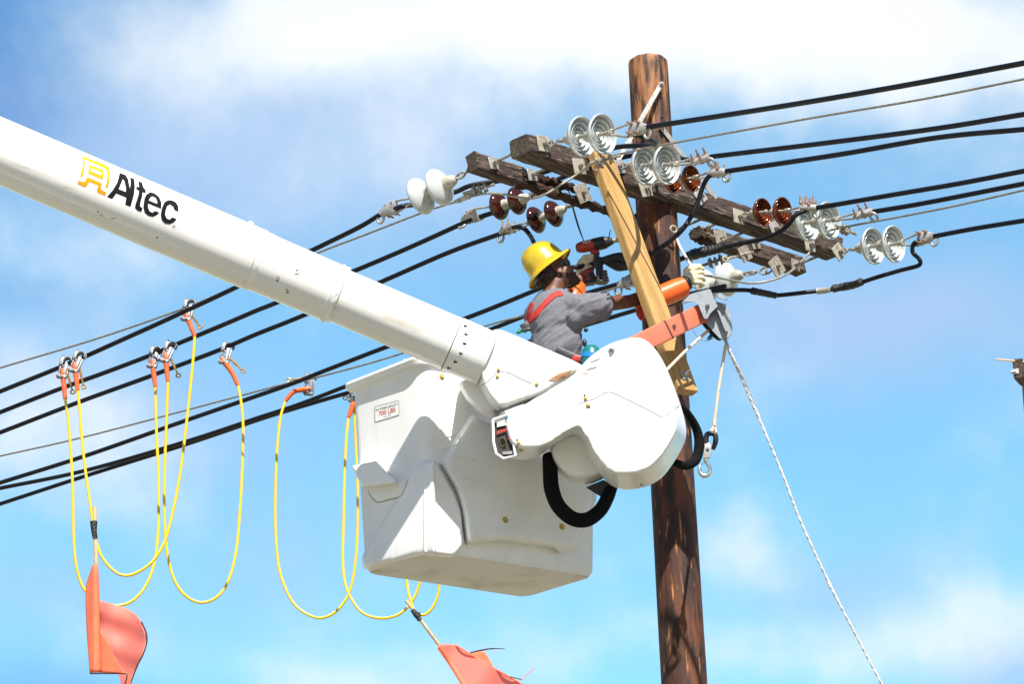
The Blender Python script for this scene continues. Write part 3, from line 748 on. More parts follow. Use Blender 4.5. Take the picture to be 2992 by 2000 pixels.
jumper('long black jumper curving down across the pole and behind the plank to the worker\'s face', [(2083,507,yR[2]-.33),(2066,522,yR[2]-.30),(2053,548,yR[2]-.28),(2038,592,yR[2]-.26),(2015,641,yR[2]-.25),(1984,682,yR[2]-.24),(1938,719,19.62),(1891,746,19.62),(1814,751,19.66),(1770,762,19.7),(1731,771,19.7),(1677,782,19.7),(1610,775,19.75),(1568,722,19.8),(1548,687,yL[2]+.22),(1528,667,yL[2]+.24),(1500,664,yL[2]+.3)], RW*.95, m_wire)
J2 = [(2362,612,yR[3]-.36),(2326,628,yR[3]-.36),(2307,653,yR[3]-.33),(2276,680,yR[3]-.25),(2226,699,yR[3]-.15),(2168,711,yR[3]-.1),(2111,724,yR[3]-.05),(2061,735,yR[3]),(2011,750,20.35),(1930,775,20.3),(1860,800,20.3)]
jumper('black jumper drooping from the orange-brown pair and passing behind the pole', J2, RW, m_wire)
J3 = [(2690,706,yR[5]-.43),(2670,712,yR[5]-.4),(2667,738,yR[5]-.38),(2686,758,yR[5]-.38),(2684,776,yR[5]-.36),(2629,791,yR[5]-.28),(2552,814,yR[5]-.2),(2498,832,yR[5]-.1),(2440,845,yR[5]),(2380,852,yR[5]+.05),(2264,864,yR[5]),(2226,856,yR[5]-.05),(2168,848,yR[5]-.1),(2040,855,yR[5]-.3),(1990,870,yR[5]-.4)]
j3 = jumper('black spliced jumper hanging under the lowest discs on the right', J3, RW*.9, m_wire)
def splice(par, pts, r, m, name='tape_wrap'):
    P = [W(*p) for p in pts]; Q = catmull(P, 10); bm = new(); rr = [r*(.88+.2*random.random()) for _ in Q]; rr[0] = rr[-1] = r*.6
    tube(bm, Q, rr, 12, 1); o = obj(name, bm, m, par); return o
splice(j3, [(2520,822,yR[5]-.15),(2498,832,yR[5]-.1),(2468,838,yR[5]-.03),(2430,845,yR[5]+.0)], .027, m_tape)
splice(j3, [(2270,865,yR[5]),(2226,856,yR[5]-.05),(2195,850,yR[5]-.1)], .023, m_tape)
splice(j3, [(2425,847,yR[5]),(2402,850,yR[5]+.03),(2388,852,yR[5]+.05)], .021, m_galv, 'sleeve')
j2 = [o for o in COL.objects if o.name.startswith('jumper_wire')][3]
splice(j2, [(2120,722,yR[3]-.05),(2085,730,yR[3]-.02),(2050,738,yR[3]),(2008,750,20.33)], .034, m_tape)
jumper('slack bare strand sagging from the plank top down left past the dark brown discs', [(1786,460,19.05),(1744,470,19.1),(1696,503,19.2),(1644,537,19.2),(1593,568,19.2),(1551,580,19.25),(1510,576,19.3),(1472,568,19.3),(1420,566,19.35),(1369,576,19.4)], SR, m_strand, 'steel strand', 'steel_strand', grp=GS)
jumper('slack bare strand drooping from the lower arm to the worker\'s glove', [(2470,665,yR[4]-.33),(2420,676,yR[4]-.25),(2391,703,yR[4]-.2),(2360,745,yR[4]-.2),(2303,799,20.0),(2245,822,19.9),(2188,828,19.85),(2130,818,19.75),(2066,806,19.64),(2046,802,19.62)], SR, m_strand, 'steel strand', 'steel_strand', grp=GS)
# connector hardware at the strands
def connector(label, px, py, Y, dx=-26, dy=12, n=3):
    c = W(px, py, Y); e = W(px+dx, py+dy, Y+.02); a = (e-c).normalized(); dd, ss, uu = frame(a)
    root = thing('strand_connector', label, 'connector', c, 'connectors clamping the strands')
    bm = new()
    for i in range(n):
        p = c+(e-c)*(i/max(1, n-1)); torus(bm, p, a, .020, .0085, 16, 8); bbox(bm, p-uu*.018, a*.011, ss*.022, uu*.008, .003, 1)
    tube(bm, [c-a*.06, c, e, e+a*.07], .010, 8, 4)
    obj('body', bm, m_galvd, root)
    for i in range(2):
        bm = new(); p = c+(e-c)*(.1+.8*i)-uu*.01; cone(bm, p-uu*.03, .006, p+uu*.045, .006, 8); bolt(bm, p+uu*.02, uu, .012, .014); obj('bolt', bm, m_copper, root)
connector('rusty strand connector on top of the lumber plank', 1785, 462, 19.0, -40, 10)
connector('copper-bolted connector between the big white discs and the dark brown discs', 1418, 547, 19.35, -34, 10)
connector('small connector on the bare strand just above the white discs of the lower arm', 2462, 668, yR[4]-.3, 14, 6)
connector('looped strand grip above the glove and the white discs', 2108, 757, 20.4, -34, 12)
connector('connector beside the pole edge, just above the glove', 2040, 728+10, 20.35, -26, 12, 2)
# white cone grip
gc = thing('strand_grip', 'pale cone-shaped strand grip under the big white discs', 'strand grip', W(1350,583,19.4))
bm = new(); cone(bm, W(1372,572,19.4), .020, W(1345,585,19.42), .014, 14); cone(bm, W(1345,585,19.42), .017, W(1328,591,19.45), .009, 14); obj('cone_sleeve', bm, m_cement, gc)
bm = new(); cone(bm, W(1400,560,19.38), .006, W(1370,573,19.4), .013, 10); obj('stem', bm, m_galvd, gc)
# rope behind the glove
jumper('short white braided rope hanging at the right edge of the pole above the glove', [(1975,690,19.95),(1985,718,19.9),(2000,745,19.84),(2019,778,19.75)], .009, m_rope, 'rope', 'rope')
# extension rods to lower plates
for (x0,y0,x1,y1,lab) in ((2085,692,2035,672,0),(2140,705,2025,738,1),(2200,736,2120,758,2)):
    a = W(x0,y0,20.45); b_ = W(x1,y1,20.3); bm = new(); cone(bm, a, .009, b_, .009, 8); torus(bm, b_, V((.3,-1,.2)), .018, .007, 14, 8); bolt(bm, a*.7+b_*.3, (b_-a), .015, .02); obj('eye_bolt', bm, m_galvd, arm2)
# dangling splinter
jumper('thin brown splinter dangling from the rotten crossarm above the cordless tool', [(1655,556,19.55),(1663,562,19.5),(1675,610,19.5),(1690,660,19.5),(1708,711,19.5)], [.002,.004,.006,.006,.002], m_rot, 'wood splinter', 'wood_splinter', 1) if False else None
bm = new(); tube(bm, [W(x,y,19.62) for x,y in ((1652,555),(1663,562),(1675,610),(1690,662),(1706,706))], [.002,.004,.006,.0065,.003], 6, 4); tag(obj('wood_splinter', bm, m_rot), 'thin brown splinter dangling from the rotten crossarm above the cordless tool', 'splinter')
bm = new(); tube(bm, [W(x,y,19.62) for x,y in ((1783,672),(1780,690),(1775,705))], [.003,.004,.003], 6, 4); tag(obj('wood_splinter', bm, m_rot), 'tiny splinter between the tool nose and the plank', 'splinter')

# ------------------------------------------------------------------ distant pole at the right edge
pc = W(3012, 1150, 34); fb = V((pc.x, pc.y, 0))
fp = thing('utility_pole', 'distant grey-brown utility pole cut off by the right edge of the picture', 'utility pole', fb)
bm = new(); top = W(3010, 1062, 34); d_ = (top-pc).normalized(); lathe(bm, fb, top-fb, [(0,.17),((top-fb).length*.5,.14),((top-fb).length,.105)], 20); obj('shaft', bm, mat('grey_pole_wood', (.30,.20,.15), .85, color2=(.12,.08,.06), axis=(0,0,1), stretch=8, vscale=14, bump=.4), fp)
bm = new(); bbox(bm, W(2984, 1088, 33.8), V((.05,-.02,0)), V((.05,.12,0)), V((0,0,.11)), .01, 1); obj('crossarm', bm, m_arm, fp)
bm = new(); cone(bm, W(2909,1050,33.7), .008, W(3030,1063,33.7), .018, 8); obj('guard_rod', bm, m_stick, fp)
bm = new(); bbox(bm, W(2971,1087,33.7), V((.02,0,0)), V((0,.03,0)), V((0,0,.03)), .004, 1); bolt(bm, W(2968,1088,33.7), V((-1,0,0)), .03, .05); obj('bolt', bm, m_galv, fp)
# ------------------------------------------------------------------ bucket truck: boom, knuckle cover, jib and work bucket (one thing)
b0 = W(0, 442, 17.70); b1 = W(1430, 1052, 18.20); bd = (b1-b0).normalized()
bx = lambda px: b0+bd*((W(px, 442+px*.4266, 17.70+px*.00035)-b0).dot(bd))
bleft = b0-bd*5.0
lift = thing('bucket_truck', 'white bucket truck boom reaching down from upper left to a white square work bucket', 'bucket truck', V((bleft.x-.2, bleft.y, 0)))
def btube(name, x0, x1, r0, r1, m, ns=128, extra0=0.0, lump=0, parent=lift, n=2):
    p0 = bx(x0)-bd*extra0; p1 = bx(x1); d, s, u = frame(bd, V((0,-1,0))); bm = new(); prev = None; rn = random.Random(x0)
    for i in range(n+1):
        t = i/n; r = r0+(r1-r0)*t; c = p0+(p1-p0)*t; cur = []
        for k in range(ns):
            a = 2*math.pi*k/ns; e = (abs(math.cos(a))**2.5+abs(math.sin(a))**2.5)**(-1/2.5)  # slightly squared tube
            q = r*(.35+.65*e) if not lump else r*(.35+.65*e)+rn.uniform(0, lump)*(.5+.5*math.sin(a*3+i))
            cur.append(bm.verts.new(c+s*math.cos(a)*q+u*math.sin(a)*q))
        if prev: bridge(bm, prev, cur)
        else: bm.faces.new(cur[::-1])
        prev = cur
    bm.faces.new(prev); return obj(name, bm, m, parent)
RB0, RB1 = .1800, .1600
rr = lambda x: RB0+(RB1-RB0)*(x/1400)
outer = btube('outer_boom', 0, 748, rr(0)+.006, rr(748)+.006, m_white2, extra0=5.0)
sleeve = btube('boom_sleeve', 746, 978, rr(746)-.001, rr(978)-.002, m_white2)
inner = btube('inner_boom', 970, 1322, rr(970)-.014, rr(1322)-.008, m_white2)
endb = btube('boom_tip_tube', 1319, 1424, rr(1322)-.004, rr(1424)-.006, m_white)
# wrinkled shrink wrap round the joints
for x in (748, 976):
    wrp = btube('joint_wrap', x-6, x+22 if x < 800 else x+16, rr(x)+.003, rr(x)-.004, m_white, lump=.008, n=7, ns=80)
bm = new(); 
for x, y, dx, dy in ((733,648,10,-6),(747,655,12,3),(775,662,9,-8),(783,670,10,6)):
    p = hit(bvh(outer) if x < 745 else bvh(sleeve), x, y+8)[0]
    if p: sphere(bm, p+V((0,0,.004)), V((.018,0,-.006)), V((0,.02,0)), V((.003,0,.014)), seg=2)
obj('torn_wrap_flake', bm, m_white, lift)
B_out, B_sl, B_in, B_end = bvh(outer), bvh(sleeve), bvh(inner), bvh(endb)
# grooves along the underside and stains
for ya, yb in ((522, 820),):
    pts = []
    for i in range(40):
        x = 5+i*17.6; p, n_ = hit(B_out, x, 513+x*.424)
        if p: pts.append(p+n_*.001)
    bm = new(); tube(bm, pts, .006, 8, 1); obj('moulding_seam', bm, m_white2, outer)
st = []
rn = random.Random(5)
for cx, cy, k in ((285,617,2),(296,630,2),(332,641,3),(462,697,1)):
    for j in range(k):
        x = cx+rn.uniform(-5,5); y = cy+rn.uniform(-4,4); a = rn.uniform(1,3.2); b_ = rn.uniform(1,3.5)
        st.append([(x-a,y-b_*.3),(x,y-b_),(x+a,y+b_*.2),(x+.4*a,y+b_)])
decal('scuff_mark', st, B_out, m_dark, outer, .0012)
st = []
for cx, cy, k, sp in ((812,815,9,7),(840,850,8,6),(866,796,9,8)):
    for j in range(k):
        x = cx+rn.uniform(-sp,sp)*.6; y = cy+rn.uniform(-sp,sp); a = rn.uniform(1,3.4); b_ = rn.uniform(1,4)
        st.append([(x-a,y-b_*.3),(x,y-b_),(x+a,y+b_*.2),(x+.4*a,y+b_)])
decal('scuff_mark', st, B_sl, mat('grey_scuff', (.14,.13,.11), .8), sleeve, .0012)
# printed name and emblem
Z = lambda P: [(x/2.34, 300+y/2.34) for x, y in P]
E = lambda P: [(146+x/4.48, 380+y/4.48) for x, y in P]
amb = [E([(416,340),(560,395),(700,448),(745,470),(770,500),(784,600),(775,690),(757,765),(722,752),(742,680),(750,610),(742,540),(722,508),(690,490),(560,432),(455,386),(458,470),(445,550),(431,615),(395,606),(415,540),(427,460),(428,400)]),
 E([(503,447),(690,520),(668,553),(535,498)]), E([(690,520),(705,545),(698,655),(670,590),(680,570),(668,553)]), E([(698,655),(495,570),(535,538),(670,590)]), E([(503,447),(535,498),(535,538),(495,570),(505,500)]),
 E([(377,660),(440,683),(462,675),(485,613),(685,698),(665,765),(675,785),(738,815),(724,862),(640,828),(615,805),(617,770),(632,725),(515,680),(492,720),(470,745),(440,742),(360,703)])]
ao = decal('emblem', amb[:0] or [], B_out, m_orn, outer) if False else None
def decal_multi(name, groups, B, m, parent, eps=.002, cell=9):
    bmx = new()
    for gi, polys in enumerate(groups):
        bm = new()
        for P in polys:
            vs = [bm.verts.new((x, y, 0)) for x, y in P]
            try: bm.faces.new(vs)
            except ValueError: pass
        xs = [v.co.x for v in bm.verts]; ys = [v.co.y for v in bm.verts]
        x = min(xs)+cell
        while x < max(xs): bmesh.ops.bisect_plane(bm, geom=bm.verts[:]+bm.edges[:]+bm.faces[:], plane_co=(x,0,0), plane_no=(1,0,0)); x += cell
        y = min(ys)+cell
        while y < max(ys): bmesh.ops.bisect_plane(bm, geom=bm.verts[:]+bm.edges[:]+bm.faces[:], plane_co=(0,y,0), plane_no=(0,1,0)); y += cell
        bmesh.ops.triangulate(bm, faces=bm.faces[:])
        for v in bm.verts:
            p, n = hit(B, v.co.x, v.co.y)
            if p: v.co = p+n*(eps+.0004*gi)
        me = bpy.data.meshes.new('x'); bm.to_mesh(me); bm.free(); bmx.from_mesh(me); bpy.data.meshes.remove(me)
    return obj(name, bmx, m, parent, smooth=False)
m_emb = mat('amber_print', (.95,.62,.01), .7, spec=.1)
tt_ = m_emb.node_tree; b_n = tt_.nodes['Principled BSDF']; tcn = tt_.nodes.new('ShaderNodeTexCoord'); dp = tt_.nodes.new('ShaderNodeVectorMath'); dp.operation = 'DOT_PRODUCT'
tt_.links.new(tcn.outputs['Object'], dp.inputs[0]); dp.inputs[1].default_value = (0,0,1)
zt = hit(B_out, 260, 465)[0].z-0; zb = hit(B_out, 260, 560)[0].z
mr_ = tt_.nodes.new('ShaderNodeMapRange'); mr_.inputs[1].default_value = zb; mr_.inputs[2].default_value = zt; tt_.links.new(dp.outputs['Value'], mr_.inputs[0])
mx_ = tt_.nodes.new('ShaderNodeMix'); mx_.data_type = 'RGBA'; tt_.links.new(mr_.outputs[0], mx_.inputs[0]); mx_.inputs[6].default_value = (.75,.26,.01,1); mx_.inputs[7].default_value = (.62,.44,.01,1)
tt_.links.new(mx_.outputs[2], b_n.inputs['Base Color'])
decal_multi('emblem', [amb], B_out, m_emb, outer, .0013, 4.5)
ell = lambda cx, cy, rx, ry, rot, a0, a1, n: [(cx+rx*math.cos(rad(a))*math.cos(rot)-ry*math.sin(rad(a))*math.sin(rot), cy+rx*math.cos(rad(a))*math.sin(rot)+ry*math.sin(rad(a))*math.cos(rot)) for a in [a0+(a1-a0)*i/n for i in range(n+1)]]
rot = math.atan(.43)
gA = [E([(912,562),(990,590),(955,645),(900,775),(868,832),(815,903),(748,875),(820,790),(880,690)]), E([(900,775),(995,812),(998,885),(868,832)]),
 E([(990,590),(1025,650),(1045,765),(1055,690),(1048,620),(1103,643),(1113,740),(1100,850),(1055,1005),(985,978),(998,885),(995,812),(992,750),(970,665),(955,645)])]
gt = [E([(1152,667),(1205,692),(1222,750),(1255,790),(1252,830),(1215,815),(1207,870),(1185,950),(1180,1000),(1213,1023),(1195,1073),(1145,1055),(1113,1020),(1118,975),(1140,910),(1160,840),(1163,795),(1128,775),(1130,737),(1163,750),(1162,710)])]
ge = [E([(1222,1010),(1240,1080),(1285,1120),(1345,1137),(1395,1115),(1433,1083),(1380,1060),(1340,1083),(1305,1065),(1285,1020),(1285,962),(1230,940)]), E([(1230,940),(1285,962),(1455,1032),(1458,990),(1405,968),(1293,922),(1237,900)]),
 E([(1237,900),(1293,922),(1315,880),(1345,868),(1385,890),(1403,930),(1405,968),(1458,990),(1458,950),(1430,880),(1370,830),(1310,815),(1260,850)])]
gc_ = [E([(1683,1070),(1680,1000),(1650,950),(1600,925),(1550,917),(1500,945),(1465,1020),(1450,1110),(1465,1180),(1505,1222),(1570,1232),(1620,1210),(1658,1167),(1605,1143),(1565,1175),(1530,1160),(1508,1110),(1515,1050),(1535,995),(1570,975),(1610,1000),(1628,1047)])]
greg = stroke(E(ell(1624,1259,19,20,0,0,330,12)), 1.0, closed=True)+[E(ell(1624,1258,7,8,0,0,300,6))]
decal_multi('lettering', [gA, gt, ge, gc_, greg], B_out, m_paint, outer, .0013, 4.5)
# seam ring with arrow marks near the tip
bm = new()
for x in (1321,):
    c = bx(x); d, s, u = frame(bd, V((0,-1,0)))
    pts = []
    for k in range(57):
        a = 2*math.pi*k/56; e = (abs(math.cos(a))**2.5+abs(math.sin(a))**2.5)**(-1/2.5); q = (rr(x)-.005)*(.35+.65*e)+.001
        pts.append(c+s*math.cos(a)*q+u*math.sin(a)*q)
    tube(bm, pts, .0025, 6, 1)
obj('ring_seam', bm, m_dark, endb)
arr = []
for x, y, k in ((1359,953,1),(1361,977,1),(1357,1004,1),(1346,1033,1),(1330,1057,.95),(1311,1075,.8),(1291,1086,.6)):
    w = 5; arr.append([(x-w, y), (x-1, y-5*k), (x-1, y-2*k), (x+w+1, y-1*k+1), (x+w+1, y+4*k), (x-1, y+3*k), (x-1, y+6*k)])
decal('arrow_mark', arr, [B_end, B_in], m_paint, endb)

# --- elbow cover between the boom tip and the big knuckle cover
def P3(P, Y, dy=0): return [W(x, y, Y+dy) for x, y in P]
def shell(name, poly, Y0, Y1, m, shrink=.86, lift_=14, voxel=.014, it=6, parent=lift, mid=.3, dx=0, rnd_=45):
    cx = sum(p[0] for p in poly)/len(poly); cy = sum(p[1] for p in poly)/len(poly)
    sm = lambda k, ox, oy: [(cx+(x-cx)*k+ox, cy+(y-cy)*k+oy) for x, y in poly]
    poly = [(p.x, p.y) for p in roundpoly([V((x, y, 0)) for x, y in poly], rnd_, 5)] if rnd_ else poly; loops = [P3(sm(shrink, dx, -lift_), Y0), P3(poly, Y0+(Y1-Y0)*mid), P3(poly, Y1-(Y1-Y0)*.15), P3(sm(.9, 0, 0), Y1)]
    bm = new(); prism(bm, loops); bmesh.ops.triangulate(bm, faces=bm.faces[:]); o = obj(name, bm, m, parent); return remesh(o, voxel, it)
D = lambda P: [(x*1.2754, y*1.2754) for x, y in P]
elbow = shell('elbow_cover', D([(1092,872),(1098,800),(1128,752),(1150,756),(1332,834),(1345,850),(1290,880),(1250,912),(1180,932),(1142,950),(1112,915)]), 18.08, 18.62, m_white, shrink=.9, lift_=6, it=16)
knuckle = shell('knuckle_cover', D([(1129,970),(1180,945),(1240,895),(1268,872),(1322,858),(1338,828),(1392,787),(1466,768),(1504,800),(1532,852),(1562,935),(1574,985),(1571,1012),(1550,1052),(1520,1094),(1490,1114),(1440,1126),(1404,1118),(1376,1092),(1350,1050),(1334,1006),(1318,992),(1275,1015),(1218,1058),(1166,1052),(1142,1040)]), 18.10, 18.85, m_white, shrink=.885, lift_=24, voxel=.013, it=12, mid=.42)
sock = shell('inner_arm_cover', D([(1046,876),(1110,870),(1160,930),(1136,962),(1104,950),(1068,918)]), 18.32, 18.7, m_white, it=6, rnd_=15)
inn = shell('inner_arm_cover', D([(1255,1020),(1330,985),(1400,1090),(1352,1112),(1300,1110),(1262,1070)]), 18.42, 18.8, m_white, it=4)
B_k = bvh(knuckle); B_el = bvh(elbow)
KZ = lambda P: [(1400+x/2.24, 900+y/2.24) for x, y in P]
def seam(P, B, par, r=.0016, m=m_dark, name='panel_seam'):
    Q = catmull([V((x, y, 0)) for x, y in P], 5); pts = []
    for q in Q:
        p, n = hit(B, q.x, q.y)
        if p: pts.append(p+n*.0012)
    if len(pts) > 1: bm = new(); tube(bm, pts, r, 6, 1); return obj(name, bm, m, par)
m_seam = mat('seam_shadow_gap', (.16,.13,.10), .8)
seam(KZ([(650,632),(700,612),(745,600),(790,575),(830,556),(870,556),(960,596),(1080,655),(1195,716),(1225,700),(1308,642)]), B_k, knuckle, .0016, m_seam)
seam(KZ([(0,520),(60,480),(115,428),(190,425),(260,458),(345,497)]), [B_el, B_end], elbow, .0016, m_seam)
seam(KZ([(228,922),(250,905),(262,884)]), B_k, knuckle, .0014, m_seam)
def nyl(P, B, par):
    for x, y in P:
        p, n = hit(B, x, y)
        if p: bm = new(); bolt(bm, p+n*.001, n, .011, .012); obj('nylon_bolt', bm, m_ybolt, par)
nyl(KZ([(696,594),(710,638),(258,884),(276,928)]), B_k, knuckle); nyl(KZ([(127,405),(120,450),(378,500)]), [B_el, B_end], elbow)
for (x, y) in KZ([(690,578),(720,650),(250,870)]):
    p, n = hit(B_k, x, y); bm = new(); sphere(bm, p, V((.006,0,0)), V((0,.004,0)), V((0,0,.012)), seg=2); obj('slot', bm, m_dark, knuckle)
# cut edges of the shell: raw fibreglass openings
def patch(name, P, B, m, par, eps=.004, cell=10): return decal(name, [P], B, m, par, eps, cell, smooth=True)
patch('shell_opening', D([(1254,873),(1282,856),(1312,848),(1300,862),(1278,873)]), [B_k, B_el], m_resin, knuckle)
# open end with the tail lamp housing
fr0 = W(1468, 1260, 18.10)
bm = new(); prism(bm, [P3(KZ([(92,735),(185,705),(235,968),(160,985),(118,955)]), 18.14), P3(KZ([(96,735),(186,708),(232,965),(160,982),(120,952)]), 18.40)]); cav = obj('open_end', bm, m_dark, knuckle, smooth=False)
B_c = bvh(cav)
def rim(P, r, m, name, par, Y): bm = new(); Q = [W(x, y, Y) for x, y in P]; tube(bm, Q+[Q[0]], r, 8, 1); return obj(name, bm, m, par)
rim(KZ([(90,735),(188,700),(205,780),(238,968),(160,988),(112,955),(94,880)]), .008, m_white, 'opening_rim', knuckle, 18.12)
patch('white_block', KZ([(95,745),(185,712),(190,770),(96,790)]), B_c, m_white, cav, .012)
patch('raw_edge', KZ([(88,738),(150,680),(268,640),(240,665),(185,705),(100,738)]), [B_k, B_c], m_resin, knuckle, .012)
patch('red_frame', KZ([(95,822),(195,788),(205,870),(188,868),(182,808),(100,838)]), B_c, m_red, cav, .014)
c = hit(B_c, *KZ([(160,882)])[0])[0]; bm = new(); nn_ = V((-.35,-1,-.25)).normalized(); torus(bm, c+nn_*.012, nn_, .021, .003, 22, 8, sx=.85, sy=1.15); obj('round_port', bm, mat('olive_metal', (.15,.14,.05), .5, .4), cav)
bm = new(); cone(bm, c+nn_*.004, .019, c+nn_*.010, .019, 20); obj('port_mouth', bm, m_black, cav)
patch('lower_plate', KZ([(150,950),(235,940),(234,968),(165,985)]), B_c, m_grey, cav, .012)
bm = new(); c = W(1482, 1222, 18.12); bbox(bm, c, V((.010,0,0)), V((0,.01,0)), V((0,0,.004)), .001, 1); obj('blue_clip', bm, m_blue, cav)
# decals on the cover
dk = mat('grey_print', (.25,.24,.22), .5)
patch('warning_label', KZ([(695,412),(725,392),(782,380),(752,402)]), B_k, dk, knuckle, .002); patch('warning_label', KZ([(680,433),(718,424),(716,430),(682,437)]), B_k, m_coral, knuckle, .002)
patch('warning_label', KZ([(712,362),(745,345),(805,322),(770,350)]), [B_k], dk, knuckle, .002)
p, n = hit(B_k, *KZ([(868,272)])[0]); bm = new(); bolt(bm, p, n, .016, .03); torus(bm, p+n*.01, n, .015, .004, 14, 6); obj('steel_bolt', bm, m_galv, knuckle)
p, n = hit(B_k, *KZ([(1062,1160)])[0])
if p: bm = new(); cone(bm, p-n*.004, .009, p+n*.002, .009, 12); obj('drain_plug', bm, m_dark, knuckle)

# --- jib: coral square beam and sheave head
j0, j1 = W(1840, 1018, 18.78), W(2052, 916, 19.10); jd = (j1-j0).normalized()
dd, ss, uu = frame(jd); ss = (ss*.93-uu*.36).normalized() if False else ss
bm = new(); bbox(bm, (j0+j1)/2, jd*(j1-j0).length/2, ss*.052, uu*.058, .010, 3); jib = obj('jib_arm', bm, m_coral, lift)
bm = new(); c = j0+jd*(j1-j0).length*.46; bbox(bm, c, jd*.004, ss*.0535, uu*.0595, .010, 3); obj('black_line', bm, m_dark, jib)
fp_ = lambda x, y: WP(x, y, j0-ss*.054 if (-ss).y < 0 else j0+ss*.054, ss)
c = fp_(1970, 955); bm = new(); cone(bm, c-V((0,.01,0)), .011, c+V((0,-.001,0)), .011, 14); obj('pin_hole', bm, m_dark, jib)
m3 = lambda P: [(1450+x/3.128, 650+y/3.128) for x, y in P]

def flat(name, P, Y0, Y1, m, par, bev=.004, slope=0, ang=30):
    """a plate cut to an outline, standing between two distances"""
    x0 = P[0][0]; bm = new(); prism(bm, [[W(x, y, Y0+(x-x0)*slope) for x, y in P], [W(x, y, Y1+(x-x0)*slope) for x, y in P]])
    if bev: bmesh.ops.bevel(bm, geom=[e for e in bm.edges], offset=bev, segments=2, affect='EDGES', clamp_overlap=True)
    return obj(name, bm, m, par, angle=ang)
head = flat('sheave_head', m3([(1880,690),(2085,745),(2140,830),(2155,900),(2158,1010),(2130,1060),(2070,1080),(2030,1060),(1920,920),(1855,905)]), 19.06, 19.20, m_grey, lift, .005)
flat('head_clamp', m3([(1690,745),(1775,655),(1955,605),(1990,700),(2030,775),(1945,830),(1945,880),(1905,895),(1885,870),(1850,740),(1810,715)]), 18.98, 19.22, m_grey, head, .006)
flat('head_rib', m3([(2010,665),(2060,655),(2115,710),(2080,712),(2030,690)]), 19.0, 19.08, m_grey, head, .003)
flat('head_rib', m3([(2015,800),(2040,810),(2120,965),(2118,1000),(2100,1005),(2085,975)]), 19.02, 19.08, m_grey, head, .003)
flat('head_cheek', m3([(1865,915),(1905,905),(2025,1050),(2065,1085),(2020,1080),(1960,1030)]), 19.10, 19.24, m_black, head, .003)
for x, y in m3([(1932,755),(2080,765)]):
    p = W(x, y, 18.975 if x < 2080 else 19.055); bm = new(); bolt(bm, p, V((.1,-1,-.1)), .013, .02); bolt(bm, p, V((.1,-1,-.1)), .008, .03, False); obj('head_bolt', bm, m_galv, head)
bm = new(); bbox(bm, W(2076, 985, 19.16), V((.012,0,0)), V((0,.02,0)), V((.012,0,.014)), .003, 1); obj('blue_roller', bm, m_blue, head)
# --- hoses
bm = new(); tube(bm, [W(x, y, Y) for x, y, Y in ((1605,1335,18.5),(1608,1380,18.46),(1612,1430,18.46),(1632,1480,18.46),(1672,1516,18.46),(1714,1520,18.46),(1752,1494,18.48),(1775,1455,18.5),(1788,1418,18.55))], [.040,.043,.044,.043,.042,.042,.040,.038,.036], 18, 8); obj('hose_loop', bm, m_hose, lift)
flat('hose_bracket', D([(1342,1118),(1382,1100),(1402,1112),(1378,1140)]), 18.5, 18.62, m_black, lift, .004)
bm = new(); tube(bm, [W(x, y, Y) for x, y, Y in ((1985,1185,18.7),(2010,1210,18.8),(2035,1255,18.88),(2043,1300,18.9),(2032,1345,18.88),(2002,1362,18.8),(1970,1352,18.7))], [.018,.022,.026,.030,.030,.026,.022], 14, 8); obj('side_hose', bm, m_hose, lift)

# --- work bucket
A0 = W(1252, 1612, 18.58); ZB = A0.z
Bq = WZ(1050, 1678, ZB); Dq = WZ(1750, 1690, ZB); Cq = Bq+Dq-A0
print('bucket', A0, Bq, Cq, Dq, proj(Cq), proj(Dq))
cb = (A0+Bq+Cq+Dq)/4
def brect(z, k, grow=0, r=.07, n=5):
    P = [cb+(q-cb)*k for q in (A0, Bq, Cq, Dq)]
    P = [p+(p-cb).normalized()*grow for p in P]; P = [V((p.x, p.y, ZB+z)) for p in P]
    return roundpoly(P, r, n)
HB = 1.16
kk = lambda z: .985+.075*z/HB
bm = new(); prev = None
lev = [(.0,kk(0)*.93,0),(.006,kk(0)*.965,0),(.025,kk(.025)*.99,0),(.055,kk(.055),0)]+[(z/10, kk(z/10), 0) for z in range(1, 12)]+[(HB-.05,kk(HB-.05),0),(HB-.045,kk(HB),.040),(HB-.02,kk(HB),.052),(HB-.004,kk(HB),.045),(HB,kk(HB),.02),(HB,kk(HB),-.018),(HB-.02,kk(HB),-.028),(.12,kk(.1),-.03),(.06,kk(.06),-.10)]
for z, k, gr in lev:
    cur = [bm.verts.new(p) for p in brect(z, k, gr)]
    if prev: bridge(bm, prev, cur)
    else: bm.faces.new(cur[::-1])
    prev = cur
bm.faces.new(prev)
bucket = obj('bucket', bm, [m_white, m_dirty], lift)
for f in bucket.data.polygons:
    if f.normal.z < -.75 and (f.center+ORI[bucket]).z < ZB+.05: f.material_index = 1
B_b = bvh(bucket)
NL = V(((Bq-A0).y, -(Bq-A0).x, 0)).normalized()
if NL.y > 0: NL = -NL
NF = V(((Dq-A0).y, -(Dq-A0).x, 0)).normalized()
if NF.y > 0: NF = -NF
BZ = lambda P: [(950+x/1.96, 950+y/1.96) for x, y in P]
def relief(name, P, p0, n, t, m, shrink=.94, voxel=.012, it=5, back=.05, par=None, off=(0,0)):
    cx = sum(p[0] for p in P)/len(P); cy = sum(p[1] for p in P)/len(P)
    f = [(cx+(x-cx)*shrink+off[0], cy+(y-cy)*shrink+off[1]) for x, y in P]
    bm = new(); prism(bm, [[WP(x, y, p0+n*t, n) for x, y in f], [WP(x, y, p0-n*.0, n) for x, y in P], [WP(x, y, p0-n*back, n) for x, y in P]])
    bmesh.ops.triangulate(bm, faces=bm.faces[:]); o = obj(name, bm, m, par or bucket); return remesh(o, voxel, it)
